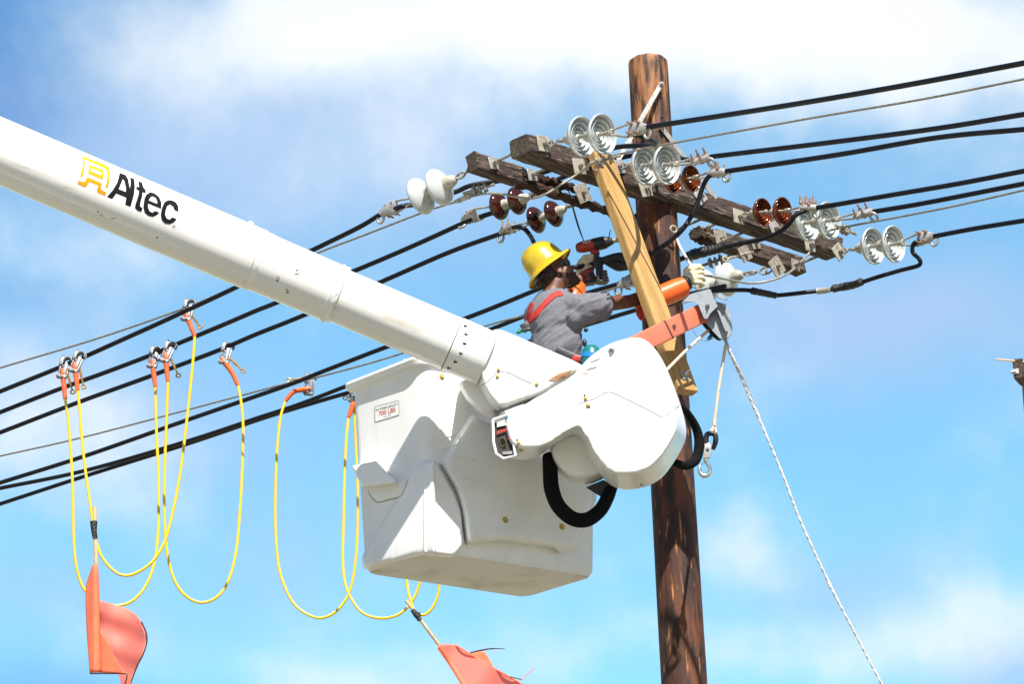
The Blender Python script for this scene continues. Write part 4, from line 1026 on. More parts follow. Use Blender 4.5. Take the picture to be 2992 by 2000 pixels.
mount = relief('mounting_bracket', BZ([(828,500),(870,508),(965,548),(1060,600),(1240,735),(1420,880),(1560,905),(1555,1010),(1500,1160),(1450,1285),(1340,1322),(1330,1285),(1000,1240),(805,1262),(782,1080),(740,940),(650,790)]), A0, NF, .10, m_white, shrink=.93, back=.10, it=14)
podL = relief('corner_pod', BZ([(208,1330),(330,1120),(480,880),(560,775),(628,775),(640,1320),(560,1318),(215,1405)]), A0, NL, .045, m_white, shrink=.95, back=.08, it=12)
podF = relief('corner_pod', BZ([(560,775),(640,785),(735,950),(780,1060),(800,1260),(735,1335),(560,1322)]), A0, NF, .045, m_white, shrink=.95, back=.08, it=12)
step = relief('step', BZ([(148,812),(300,782),(418,908),(420,915),(215,938)]), Bq, NL, .13, m_white, shrink=.93, back=.04, voxel=.009, it=3, off=(-4,-4))
pocket = relief('step_backing', BZ([(190,900),(480,880),(462,940),(430,985),(300,1018),(260,975)]), Bq, NL, .016, m_white, shrink=.98, back=.03, voxel=.008, it=2)
B_all = [bvh(x) for x in (mount, podL, podF, pocket, bucket)]
def hitall(x, y):
    best = None
    for B in B_all:
        p, n = hit(B, x, y)
        if p and (best is None or (p-CAM).length < (best[0]-CAM).length): best = (p, n)
    return best or (None, None)
class _A:  # nearest-surface adaptor for hit()
    pass
def seam2(P, par, r=.0018, m=m_seam, name='panel_seam', sm=5):
    pts = []
    for q in catmull([V((x, y, 0)) for x, y in P], sm):
        p, n = hitall(q.x, q.y)
        if p: pts.append(p+n*.0008)
    bm = new(); tube(bm, pts, r, 6, 1); return obj(name, bm, m, par)
seam2(BZ([(245,950),(268,990),(300,1018),(360,1005),(430,985),(458,935),(475,890)]), bucket)
seam2(BZ([(650,795),(700,860),(722,912),(742,945),(775,1010),(785,1120),(802,1245),(812,1262)]), bucket)
# embossed slots
seam2(BZ([(642,662),(745,630),(765,635),(768,665),(745,690),(640,722)]), bucket, .004, m_white, 'embossed_rib'); seam2(BZ([(718,908),(850,868),(872,880),(872,905),(850,918),(745,945)]), mount, .004, m_white, 'embossed_rib')
for x, y in BZ([(1032,1118),(1356,1158),(668,298)]):
    p, n = hitall(x, y)
    if p: bm = new(); cone(bm, p-n*.005, .020, p+n*.002, .019, 16); bolt(bm, p+n*.002, n, .012, .010); obj('nylon_bolt', bm, m_ybolt, bucket)
# capacity sticker
Q = [(288+2,472),(420,436),(426,516),(290,556)]
SP = BZ([(286,474),(290,470),(417,435),(424,438),(426,512),(420,518),(293,556),(287,550)])
stk = decal('sticker', [SP], B_b, m_stk, bucket, .002, 20)
decal('sticker_border', stroke(SP, 1.1, closed=True), B_b, m_txtg, stk, .0028, 20)
xd = (.962, -.272); yd = (-.02, -1)
S0 = BZ([(291,497)])[0]; b_t = text_bm('PLATFORM CAPACITY', S0, xd, yd, 9.6, 0, .74); 
wpx = max(v.co.x for v in b_t.verts)-min(v.co.x for v in b_t.verts); b_t.free()
b_t = text_bm('PLATFORM CAPACITY', S0, xd, yd, 9.6, 0.008, .74*64/wpx); decal('lettering', [], B_b, m_txtg, stk, .003, 30, b_t)
S1 = BZ([(309,524)])[0]; b_t = text_bm('700 LBS', S1, xd, yd, 18, 0, .7); wpx = max(v.co.x for v in b_t.verts)-min(v.co.x for v in b_t.verts); b_t.free()
b_t = text_bm('700 LBS', S1, xd, yd, 18, 0.012, .7*48/wpx); decal('lettering', [], B_b, m_txtr, stk, .003, 30, b_t)
S2 = BZ([(334,532)])[0]; b_t = text_bm('WITHOUT LINER', S2, xd, yd, 4.6, 0, .8); wpx = max(v.co.x for v in b_t.verts)-min(v.co.x for v in b_t.verts); b_t.free()
b_t = text_bm('WITHOUT LINER', S2, xd, yd, 4.6, 0, .8*23/wpx); decal('lettering', [], B_b, m_txtg, stk, .003, 30, b_t)

# --- boom, turret and truck bed beyond the left edge
bm = new(); e0 = bleft-bd*.05; prism(bm, [[e0+V((x, -.28, z)) for x, z in ((-.35,-.45),(.35,-.35),(.4,.1),(.1,.35),(-.3,.3),(-.5,0))], [e0+V((x, .28, z)) for x, z in ((-.35,-.45),(.35,-.35),(.4,.1),(.1,.35),(-.3,.3),(-.5,0))]]); bmesh.ops.bevel(bm, geom=bm.edges[:], offset=.05, segments=3, affect='EDGES'); obj('boom_elbow', bm, m_white, lift)
tz = V((bleft.x-.6, bleft.y, 1.9)); bm = new(); cone(bm, e0+V((-.1,0,-.2)), .17, tz, .24, 24); obj('lower_boom', bm, m_white, lift)
bm = new(); lathe(bm, V((tz.x, tz.y, 1.0)), V((0,0,1)), [(0,.5),(.15,.5),(.2,.38),(.6,.34),(.7,.3),(1.1,.28)], 28); obj('turret', bm, m_white, lift)
bm = new(); bbox(bm, V((tz.x-1.2, tz.y, .85)), V((3.2,0,0)), V((0,1.15,0)), V((0,0,.2)), .04, 2); bbox(bm, V((tz.x-1.2, tz.y-.9, 1.25)), V((2.6,0,0)), V((0,.25,0)), V((0,0,.3)), .04, 2); obj('truck_body', bm, m_white, lift)
bm = new(); bbox(bm, V((tz.x-5.0, tz.y, 1.35)), V((.85,0,0)), V((0,1.1,0)), V((0,0,.75)), .15, 3); obj('cab', bm, m_white, lift)
for x in (-5.2, -2.4, -.1+1.0):
    for y in (-1.0, 1.0):
        bm = new(); p = V((tz.x+x, tz.y+y, .5)); lathe(bm, p-V((0,.14,0)), V((0,1,0)), [(0,.3),(0,.47),(.04,.5),(.24,.5),(.28,.47),(.28,.3)], 28); w = obj('wheel', bm, m_black, lift)
        bm = new(); lathe(bm, p-V((0,.15,0)), V((0,1,0)), [(0,.0),(0,.26),(.30,.26),(.30,0)], 20); obj('rim', bm, m_galv, w)
# ------------------------------------------------------------------ the lineman
floor = ZB+.13
foot = W(1600, 1500, 19.02); pf0 = V((foot.x, 19.02, floor))
person = thing('person', 'worker in yellow hard hat, grey t-shirt and red harness, reaching from the bucket', 'person', pf0)
m2 = lambda x, y, Y: W(1450+x/3.128, 650+y/3.128, Y)     # image points of the close view
h_f = V((.76,.26,.60)).normalized(); h_u = V((-.6,0,.8)); h_u = (h_u-h_f*h_u.dot(h_f)).normalized(); h_s = h_f.cross(h_u).normalized()
hc = W(1628, 803, 19.33)
H = lambda f, u, s: hc+h_f*f+h_u*u+h_s*s
waist, belly, chest = W(1628,1075,19.27), W(1624,1010,19.27), W(1620,940,19.28)
nb = W(1606,868,19.31); shR = W(1708,894,19.20); shL = W(1602,890,19.50); elR = W(1838,882,19.40); wrR = W(1990,836,19.52)
elL = W(1672,878,19.62); wrL = W(1695,812,19.70)
pel = V((.13, 19.32, waist.z-.26)); kL, kR = V((-.04, 19.40, floor+.50)), V((.10, 19.22, floor+.50))
aL, aR = V((-.08, 19.36, floor+.09)), V((.04, 19.17, floor+.09))
bm = new()
sphere(bm, H(-.005,.045,0), h_f*.100, h_s*.077, h_u*.095); sphere(bm, H(.030,-.02,0), h_f*.062, h_s*.062, h_u*.085)          # skull, face
caps(bm, [(H(.035,-.072,.02),.040),(H(.066,-.098,0),.026),(H(.035,-.072,-.02),.040)])                                           # jaw and chin
caps(bm, [(H(-.005,-.05,.035),.034),(H(.045,-.085,.016),.028)]); caps(bm, [(H(-.005,-.05,-.035),.034),(H(.045,-.085,-.016),.028)])
caps(bm, [(H(.090,.022,0),.011),(H(.106,-.006,0),.012),(H(.114,-.022,0),.013)]); sphere(bm, H(.100,-.030,.012), .009, seg=2); sphere(bm, H(.100,-.030,-.012), .009, seg=2)  # nose
sphere(bm, H(.078,.036,0), h_f*.016, h_s*.052, h_u*.012); sphere(bm, H(.092,-.053,0), h_f*.010, h_s*.022, h_u*.007); sphere(bm, H(.090,-.066,0), h_f*.010, h_s*.020, h_u*.008)  # brow, lips
for s_ in (1,-1):
    sphere(bm, H(-.012,-.008,.078*s_), h_f*.017, h_s*.008, h_u*.030); torus(bm, H(-.012,-.006,.083*s_), h_s, .020, .005, 16, 6, ref=h_u, sx=.75, sy=1.3)
    sphere(bm, H(.058,-.018,.045*s_), .022, seg=2)
caps(bm, [(H(-.035,-.04,0),.060),(nb.lerp(H(-.03,-.05,0),.5),.060),(nb+V((0,0,-.02)),.068)])
caps(bm, [(nb,.055),(shR,.058)]); caps(bm, [(nb,.055),(shL,.058)])
sphere(bm, chest, V((.14,0,0)), V((0,.11,0)), V((0,0,.17))); sphere(bm, belly, V((.13,0,0)), V((0,.10,0)), V((0,0,.16))); sphere(bm, pel, V((.15,0,0)), V((0,.12,0)), V((0,0,.16)))
sphere(bm, waist, V((.13,0,0)), V((0,.10,0)), V((0,0,.16)))
caps(bm, [(shR,.058),(shR.lerp(elR,.45),.050),(elR,.041),(elR.lerp(wrR,.3),.043),(wrR,.028)])
caps(bm, [(shL,.058),(elL,.045),(elL.lerp(wrL,.4),.042),(wrL,.028)])
for hip, k_, a_ in ((pel+V((-.08,.03,-.08)),kL,aL),(pel+V((.08,-.03,-.08)),kR,aR)): caps(bm, [(hip,.085),(k_,.058),(k_.lerp(a_,.4),.055),(a_,.038)])
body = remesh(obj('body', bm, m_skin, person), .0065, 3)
# stubble and hair, eyes behind dark glasses
bm = new(); caps(bm, [(H(.038,-.075,.024),.041),(H(.069,-.100,0),.0275),(H(.038,-.075,-.024),.041)]); caps(bm, [(H(-.002,-.045,.040),.033),(H(.045,-.083,.018),.030)]); caps(bm, [(H(-.002,-.045,-.040),.033),(H(.045,-.083,-.018),.030)])
m_beard = mat('stubble', (.03,.012,.008), .85, color2=(.06,.022,.012), vscale=120, cmix=(.45,.7), bump=.4, bscale=260)
remesh(obj('beard', bm, m_beard, person), .005, 2)
bm = new(); sphere(bm, H(-.045,.03,0), h_f*.064, h_s*.077, h_u*.078); remesh(obj('hair', bm, m_hair, person), .006, 2)
bm = new()
for s_ in (1,-1):
    bbox(bm, H(.083,.012,.034*s_), h_f*.006, h_s*.030, h_u*.019, .005, 2); bbox(bm, H(.035,.020,.079*s_), h_f*.050, h_s*.003, h_u*.006, .002, 1)
    bbox(bm, H(.070,.014,.066*s_), h_f*.018, h_s*.006, h_u*.017, .004, 2)
obj('sunglasses', bm, m_glass, person)
# hard hat with a full brim
hb = H(-.012,.060,0)
bm = new(); prev = None; NSG = 56
prof = [(1.0,-.004),(1.03,-.012),(1.06,-.008),(1.03,.004),(.86,.016),(.80,.022),(.775,.032),(.765,.060),(.735,.095),(.66,.128),(.55,.152),(.40,.170),(.22,.180),(.08,.183)]
for t_, z in prof:
    cur = []
    for k in range(NSG):
        a = 2*math.pi*k/NSG; cf, cs = math.cos(a), math.sin(a)
        rf = .168*t_*(1.02 if cf > 0 else 1.0); rs = .140*t_
        zz = z + (.020*max(0, cf)**2-.010*max(0, -cf)**2)*(max(0, t_-.78)/.25) - .012*abs(cs)**3*max(0, t_-.78)/.25
        rib = .005*math.exp(-(cs*4.5)**2) if z > .05 and z < .182 else 0
        cur.append(bm.verts.new(hb+h_f*cf*rf+h_s*cs*rs+h_u*(zz+rib)))
    if prev: bridge(bm, prev, cur)
    prev = cur
bm.faces.new(prev)
hat = obj('hard_hat', bm, m_hat, person, angle=70)
so_ = hat.modifiers.new('thick', 'SOLIDIFY'); so_.thickness = .003; so_.offset = -1
bm = new(); tube(bm, [H(-.10,.030,.075), H(-.135,.022,.03), H(-.138,.020,-.03), H(-.10,.030,-.075)], .009, 8, 5); sphere(bm, H(-.142,.018,0), .014, seg=2); obj('headband', bm, m_black, hat)
# badge on the front of the hat
bm = new(); B_h = bvh(hat); p, n = hit(B_h, *m3([(594,262)])[0])
if p: a_ = n.cross(h_u).normalized(); bbox(bm, p+n*.002, a_*.022, n.cross(a_)*.014, n*.0015, .001, 1)
if p: obj('badge', bm, m_stk, hat)
# --- t-shirt
bm = new()
sphere(bm, chest+V((.01,-.005,.02)), V((.172,0,.02)), V((.02,.125,0)), V((-.01,0,.19))); sphere(bm, belly+V((.005,0,0)), V((.158,0,.01)), V((0,.118,0)), V((0,0,.19)))
sphere(bm, waist+V((-.01,0,-.02)), V((.152,0,0)), V((0,.120,0)), V((0,0,.17)))
caps(bm, [(shR+V((-.01,0,-.05)),.07),(W(1742,922,19.24),.040)]); caps(bm, [(shR+V((-.06,0,-.08)),.07),(W(1732,930,19.24),.034)])
caps(bm, [(nb+V((-.005,0,-.035)),.083),(shR+V((-.01,0,-.015)),.082)]); caps(bm, [(nb+V((-.02,0,-.035)),.080),(shL+V((-.01,0,-.01)),.078)])
caps(bm, [(chest+V((-.10,.05,.05)),.09),(nb+V((-.03,.02,-.05)),.085)])
cone(bm, shR+V((-.02,0,-.01)), .086, shR.lerp(elR,.46)+V((0,0,-.012)), .090, 24); cone(bm, shL, .080, shL.lerp(elL,.75), .075, 24)
cone(bm, nb+V((0,0,-.06)), .088, nb+V((-.004,0,.006)), .071, 24)
# real folds pulled from the armpit towards the waist
shirt = obj('t_shirt', bm, m_shirt, person); remesh(shirt, .008, 4)
me = shirt.data; off_ = ORI[shirt]
from mathutils import noise as mn
for v in me.vertices:
    q = v.co+off_; rel = q-chest
    al = rel.x*.80+rel.z*.58+rel.y*.2; ac = -rel.x*.60+rel.z*.80
    r1 = 1-2*abs(mn.noise(V((ac*17, al*3.2+.7, rel.y*5)))); r2 = 1-2*abs(mn.noise(V((ac*34+9, al*7, rel.y*9+3))))
    w = min(1, max(.25, (.12-rel.z)*5)) if rel.x < .15 else .7
    f = (max(0, r1-.35)*.015+max(0, r2-.3)*.006)*w-.004+mn.noise(q*9)*.004
    v.co += v.normal*f
me.update()
# --- trousers and boots
bm = new(); sphere(bm, pel+V((0,0,.0)), V((.170,0,0)), V((0,.14,0)), V((0,0,.20)))
for hip, k_, a_ in ((pel+V((-.08,.03,-.08)),kL,aL),(pel+V((.08,-.03,-.08)),kR,aR)): caps(bm, [(hip,.105),(k_,.080),(a_+V((0,0,.03)),.070)])
remesh(obj('trousers', bm, m_trous, person), .012, 4)
for a_ in (aL, aR):
    bm = new(); caps(bm, [(a_+V((0,0,.05)),.055),(a_+V((0,0,-.03)),.052),(a_+V((.10,.06,-.045)),.045)]); box(bm, a_+V((.05,.03,-.08)), V((.11,.06,0)), V((-.025,.045,0)), V((0,0,.01))); remesh(obj('boot', bm, m_black, person), .008, 3)
# --- harness
BS = [bvh(shirt), bvh(body)]
def hitn(Bs, x, y):
    best = None
    for B in Bs:
        p, n = hit(B, x, y)
        if p and (best is None or (p-CAM).length < (best[0]-CAM).length): best = (p, n)
    return best or (None, None)
def webbing(name, P, w, m=m_red, par=person, lift__=.004, Bs=None):
    bm = new(); Q = catmull([V((x, y, 0)) for x, y in P], 6); prev = None
    for i, q in enumerate(Q):
        t_ = (Q[min(i+1, len(Q)-1)]-Q[max(0, i-1)]).normalized(); nn = V((-t_.y, t_.x, 0)); row = []
        for k in (-1,-.5,0,.5,1):
            p, n = hitn(Bs or BS, q.x+nn.x*w/2*k, q.y+nn.y*w/2*k)
            if p is None: row = None; break
            row.append(bm.verts.new(p+n*lift__))
        if row is None: prev = None; continue
        if prev:
            for k in range(4): bm.faces.new((prev[k], prev[k+1], row[k+1], row[k]))
        prev = row
    o = obj(name, bm, m, par); s_ = o.modifiers.new('thick', 'SOLIDIFY'); s_.thickness = .004; s_.offset = 1; return o
q3 = m3
webbing('harness_strap', q3([(598,645),(585,655),(540,662),(480,710),(420,775),(350,850),(300,905),(275,935)]), 15)
webbing('harness_strap', q3([(335,730),(318,770),(300,830),(290,890),(285,925)]), 11)
webbing('harness_strap', q3([(262,1015),(285,1050),(300,1085),(310,1120)]), 20)
webbing('harness_strap', q3([(812,985),(815,1040),(805,1100),(790,1180),(785,1230)]), 9)
p = W(1537, 957, 19.12); n = V((-.3,-.9,.1)).normalized()
bm = new(); bbox(bm, p+n*.008, V((.024,0,.014)), V((-.012,0,.022)), n*.008, .005, 2); bbox(bm, p+n*.012+V((.004,0,-.022)), V((.03,0,.006)), V((-.004,0,.008)), n*.008, .004, 2); obj('harness_buckle', bm, m_black, person)
bm = new(); p2 = W(1519, 965, p.y-.005); caps(bm, [(p2,.010),(p2+V((.03,0,-.006)),.014)]); sphere(bm, p2+V((-.004,0,-.012)), V((.02,0,.005)), V((0,.014,0)), V((0,0,.012)), seg=2); obj('lanyard_clip', bm, m_green, person)
bm = new(); sphere(bm, W(1712,965,19.1), .014, seg=2); sphere(bm, W(1708,1003,19.08), V((.014,0,0)), V((0,.014,0)), V((0,0,.026)), seg=2); obj('harness_buckle', bm, m_black, person)
# belt with a pouch
bm = new(); c = W(1668,1046,19.0); bbox(bm, c, V((.085,0,-.045)), V((0,.03,0)), V((.012,0,.022)), .008, 2); obj('tool_belt', bm, m_black, person)
bm = new(); c = W(1690,1050,18.975); bbox(bm, c, V((.034,0,-.008)), V((0,.02,0)), V((.008,0,.016)), .005, 2); obj('tool_pouch', bm, m_drr, person)
# --- rubber sleeves, gloves
d_ = (wrR-elR).normalized()
bm = new(); c0 = W(1868,894,19.43); c1 = W(1998,838,19.52); lathe(bm, c0, (c1-c0), [(.0,.068),(.01,.073),((c1-c0).length*.5,.069),((c1-c0).length*.8,.068),((c1-c0).length,.064),((c1-c0).length,.058),(.02,.062),(.0,.066)], 30); obj('rubber_glove_cuff', bm, m_glovo, person)
bm = new(); tube(bm, [W(1872,900,19.40), W(1872,918,19.40), W(1876,936,19.41)], [.024,.028,.012], 12, 4); obj('rubber_glove_cuff', bm, m_red, person)
bm = new(); c2 = W(2008,828,19.51); ax = (c1-c0).normalized(); lathe(bm, c2-ax*.02, ax, [(0,.040),(.004,.048),(.022,.046),(.03,.040)], 26); obj('wrist_strap', bm, m_black, person)
g = lambda x, y, Y: W(1950+x/5.6, 620+y/5.6, Y)
YG = 19.54
bm = new()
sphere(bm, g(430,1055,YG+.005), V((.054,0,.010)), V((0,.036,0)), V((-.010,0,.054)))           # back of the hand
caps(bm, [(g(300,1130,YG-.01),.040),(g(370,1090,YG),.046)]); caps(bm, [(g(330,980,YG),.030),(g(400,950,YG),.034)])
fing = [[(430,945),(520,905),(572,925),(560,985)],[(450,1010),(555,990),(592,1020),(575,1065)],[(460,1085),(560,1070),(598,1105),(570,1140)],[(450,1150),(540,1155),(585,1185),(540,1225)]]
sphere(bm, g(520,1090,YG+.004), V((.030,0,0)), V((0,.026,0)), V((0,0,.040)))
for i, f in enumerate(fing):
    caps(bm, [(g(f[0][0],f[0][1],YG-.012),.0165),(g(f[1][0],f[1][1],YG-.020),.0150),(g(f[2][0],f[2][1],YG+.0),.0138),(g(f[3][0],f[3][1],YG+.022),.012)])
caps(bm, [(g(330,940,YG+.02),.020),(g(430,885,YG+.03),.0155),(g(530,880,YG+.03),.0135)])      # thumb
remesh(obj('leather_glove', bm, m_leather, person), .0035, 2)
# far arm
bm = new(); lathe(bm, W(1672,884,19.60), W(1699,818,19.70)-W(1672,884,19.60), [(0,.062),(.01,.066),(.10,.058),(.155,.046),(.155,.042),(.0,.058)], 26); obj('rubber_glove_cuff', bm, m_glovo, person)
h7 = lambda x, y, Y: W(1660+x/7.127, 680+y/7.127, Y)
bm = new(); caps(bm, [(h7(240,880,19.72),.024),(h7(250,760,19.73),.026),(h7(260,680,19.74),.028)]); sphere(bm, h7(290,650,19.74), V((.030,0,.01)), V((0,.018,0)), V((-.01,0,.034)))
for i, (a, b_, c_) in enumerate((((230,640),(340,500),(500,480)),((260,680),(360,560),(500,535)),((280,730),(380,640),(500,600)),((290,790),(380,720),(480,690)))):
    caps(bm, [(h7(*a,19.72),.014),(h7(*b_,19.690),.0135),(h7(c_[0]-20,c_[1],19.70),.0125),(h7(c_[0]+30,c_[1]+10,19.72),.0115)])
caps(bm, [(h7(330,640,19.76),.014),(h7(520,560,19.79),.0125),(h7(625,530,19.76),.0135)])
remesh(obj('leather_glove', bm, m_leather, person), .0035, 2)

# ------------------------------------------------------------------ cordless impact driver held in the far hand
YD = 19.72
drill = thing('impact_driver', 'red and black cordless impact driver held up beside the worker\'s face', 'power tool', h7(450,560,YD))
a0_, a1_ = h7(215,320,YD), h7(850,190,YD); ax = (a1_-a0_).normalized()
ln = (a1_-a0_).length
bm = new(); lathe(bm, a0_-ax*.012, ax, [(0,.0),(0,.022),(.006,.030),(.035,.037),(.10,.039),(.155,.038),(.155,0)], 20, up=V((0,0,1))); sphere(bm, h7(560,420,YD), V((.030,0,0)), V((0,.026,0)), V((0,0,.020)))
mh = remesh(obj('motor_housing', bm, m_drr, drill), .003, 2)
bm = new(); lathe(bm, a0_+ax*.092, ax, [(0,.036),(.0,.0405),(.05,.042),(.075,.040),(.105,.028),(.125,.020),(.128,.0)], 20); obj('gear_case', bm, m_drb, drill)
bm = new(); lathe(bm, a0_+ax*.212, ax, [(0,.018),(.01,.019),(.012,.014),(.03,.014),(.034,.017),(.06,.016),(.06,0)], 16); obj('chuck', bm, m_galvd, drill)
bm = new(); lathe(bm, a0_-ax*.016, ax, [(0,0),(0,.018),(.010,.029),(.016,.031)], 20); obj('end_cap', bm, m_drb, drill)
bm = new(); caps(bm, [(h7(590,430,YD),.022),(h7(560,560,YD),.018),(h7(500,700,YD),.019),(h7(470,790,YD),.022)]); remesh(obj('handle', bm, m_drb, drill), .004, 2)
bm = new(); c = h7(420,930,YD); bbox(bm, c, V((.040,0,.012)), V((0,.030,0)), V((-.012,0,.036)), .008, 2); bat = obj('battery', bm, m_drr, drill)
bm = new(); bbox(bm, h7(500,960,YD-.005), V((.014,0,.006)), V((0,.032,0)), V((-.010,0,.034)), .005, 2); bbox(bm, h7(340,940,YD-.028), V((.012,0,.004)), V((0,.004,0)), V((-.003,0,.010)), .002, 1); bbox(bm, h7(400,1060,YD), V((.042,0,.006)), V((0,.031,0)), V((0,0,.010)), .005, 2); obj('battery_clip', bm, m_drb, bat)
B_m = bvh(mh)
xd = (.985,-.17); S_ = h7; o2 = (1660+305/7.127, 680+232/7.127); b_t = text_bm('HILTI', o2, xd, (0,-1), 8.2, 0, .8); wpx = max(v.co.x for v in b_t.verts)-min(v.co.x for v in b_t.verts); b_t.free()
b_t = text_bm('HILTI', o2, xd, (0,-1), 8.2, .03, .8*21/wpx); decal('lettering', [], B_m, m_stk, mh, .0012, 30, b_t)
# black cable joint with ribbed cover that hangs in front of the tool
jb = thing('cable_joint', 'bulky black taped cable joint with a ribbed stub, between the tool and the plank', 'cable joint', h7(750,560,19.55))
bm = new(); tube(bm, [h7(520,640,19.55),h7(640,600,19.55),h7(800,560,19.55),h7(960,530,19.55),h7(1120,520,19.55),h7(1300,560,19.56)], [.012,.020,.024,.030,.034,.030], 14, 5); tube(bm, [h7(700,580,19.55),h7(900,660,19.55),h7(1050,700,19.55),h7(1250,700,19.56)], [.012,.024,.034,.026], 14, 5); remesh(obj('taped_body', bm, m_tape, jb), .006, 2)
bm = new(); tube(bm, [h7(640,520,19.54),h7(640,640,19.54),h7(650,800,19.54),h7(640,1010,19.54)], [.018,.026,.024,.018], 14, 5); obj('stub', bm, m_tape, jb)
bm = new(); lathe(bm, h7(750,790,19.54), h7(770,1060,19.54)-h7(750,790,19.54), [(0,.008),(.003,.018),(.012,.020),(.016,.010),(.022,.021),(.030,.022),(.036,.011),(.042,.023),(.052,.024),(.056,.014),(.060,.026),(.074,.028),(.076,.0)], 24); obj('ribbed_stub', bm, mat('glossy_dark_rubber', (.10,.09,.13), .2, coat=.6), jb)
bm = new(); lathe(bm, h7(690,1030,19.54), h7(690,1080,19.54)-h7(690,1030,19.54), [(0,.0),(0,.040),(.006,.041),(.007,.0)], 24); obj('flange', bm, m_drb, jb)

# ------------------------------------------------------------------ water jug at the bucket rim
jug = thing('water_jug', 'round teal jug with blue band peeking over the white cover beside the worker', 'jug', W(1724,1055,18.92))
bm = new(); c = W(1727,1030,18.95); lathe(bm, c-V((0,0,.16)), V((0,0,1)), [(0,.05),(.02,.062),(.12,.062),(.17,.055),(.195,.035),(.205,.0)], 28); obj('jug_body', bm, m_teal, jug)
bm = new(); lathe(bm, c-V((0,0,.045)), V((.25,-.1,1)), [(0,.060),(.0,.065),(.028,.065),(.028,.060)], 28); obj('band', bm, m_blue, jug)

# ------------------------------------------------------------------ ropes from the sheave head
jp = W(2124, 1005, 19.16)
def rope(name, label, P, r, m, n=9, group=None, cat='rope'):
    bm = new(); tube(bm, P, r, n, 6); return tag(obj(name, bm, m), label, cat, group)
# laid rope: three strands twisted
def laid(name, label, P, r, m, lay=.10, step=.012, maxlen=6):
    Q = catmull(P, 10); bm = new(); acc = [0]
    for i in range(1, len(Q)): acc.append(acc[-1]+(Q[i]-Q[i-1]).length)
    tot = acc[-1]; cnt = int(tot/step); hs = []; j = 0
    for i in range(cnt+1):
        sd = tot*i/cnt
        while j < len(acc)-2 and acc[j+1] < sd: j += 1
        f = (sd-acc[j])/max(1e-6, acc[j+1]-acc[j]); hs.append((Q[j].lerp(Q[j+1], f), (Q[j+1]-Q[j]).normalized(), sd))
    for k in range(3):
        prev = None
        for c, d_, sd in hs:
            dd, ss, uu = frame(d_); a_ = sd*2*math.pi/lay+k*2*math.pi/3; rr_ = r(sd) if callable(r) else r
            cc = c+(ss*math.cos(a_)+uu*math.sin(a_))*rr_*.42; cur = ringv(bm, cc, ss, uu, rr_*.62, 8)
            if prev: bridge(bm, prev, cur)
            prev = cur
    return tag(obj(name, bm, m), label, 'rope')
P = [W(x, y, 19.16) for x, y in ((2118,985),(2126,1014),(2169,1108),(2226,1242),(2290,1395),(2347,1542),(2450,1760),(2576,2000))]; e_ = (P[-1]-P[-2]).normalized(); P.append(P[-1]+e_*((P[-1].z-.02)/-e_.z))
laid('rope', 'long white rope slanting down to the lower right from the grey sheave head', P, lambda s_: .0115 if s_ < .55 else .0078, m_rope, lay=.16, step=.02)
rope('rope', 'tan flecked rope hanging nearly straight down to the metal hook', [W(x, y, 19.16) for x, y in ((2120,1010),(2112,1060),(2098,1150),(2088,1230),(2080,1262))], .0095, m_ropet)
rope('rope', 'tan flecked rope running from the sheave head down behind the white cover', [W(x, y, Y) for x, y, Y in ((2069,967,19.10),(2010,1020,19.0),(1945,1085,18.9),(1900,1130,18.75))], .0095, m_ropet)
lp = [(1450+x/3.128, 650+y/3.128) for x, y in ((1795,950),(1810,1010),(1860,1070),(1920,1085),(1975,1065),(2000,1040))]
rope('tag_line', 'hair-thin dark line looping loosely under the sheave head', [W(x, y, 19.16) for x, y in lp], .0012, m_txtg, 5)
# hook with thimble
hk = thing('lifting_hook', 'shiny steel hook with swivel and black thimble hanging on the flecked rope', 'hook', W(2060,1370,19.16))
Rk = lambda x, y, Y=19.16: W(1850+x/1.568, 1000+y/1.568, Y)
bm = new(); tube(bm, [Rk(372,355),Rk(372,385)], .013, 10, 1); tube(bm, [Rk(370,385),Rk(350,418)], .008, 8, 1); tube(bm, [Rk(374,385),Rk(380,418)], .008, 8, 1); obj('eye_splice', bm, m_ropet, hk)
bm = new(); tube(bm, [Rk(335,478),Rk(336,430),Rk(355,420),Rk(376,428),Rk(377,460),Rk(366,492)], [.014,.016,.015,.016,.016,.012], 12, 5); obj('thimble', bm, m_black, hk)
bm = new(); bbox(bm, Rk(340,500), V((.020,0,.002)), V((0,.014,0)), V((.006,0,.046)), .005, 2); bolt(bm, Rk(342,488,19.145), V((0,-1,0)), .012, .012); obj('swivel', bm, m_galv, hk)
bm = new(); cone(bm, Rk(334,533), .012, Rk(330,548), .011, 12); tube(bm, [Rk(330,545),Rk(338,556),Rk(350,575),Rk(351,595),Rk(340,611),Rk(320,613),Rk(306,600),Rk(303,582),Rk(308,566)], [.012,.011,.012,.013,.014,.014,.012,.010,.005], 12, 6); obj('hook', bm, mat('bright_steel', (.62,.62,.60), .22, .9), hk)
bm = new(); tube(bm, [Rk(326,550),Rk(306,568)], .004, 8, 1); obj('latch', bm, m_galvd, hk)
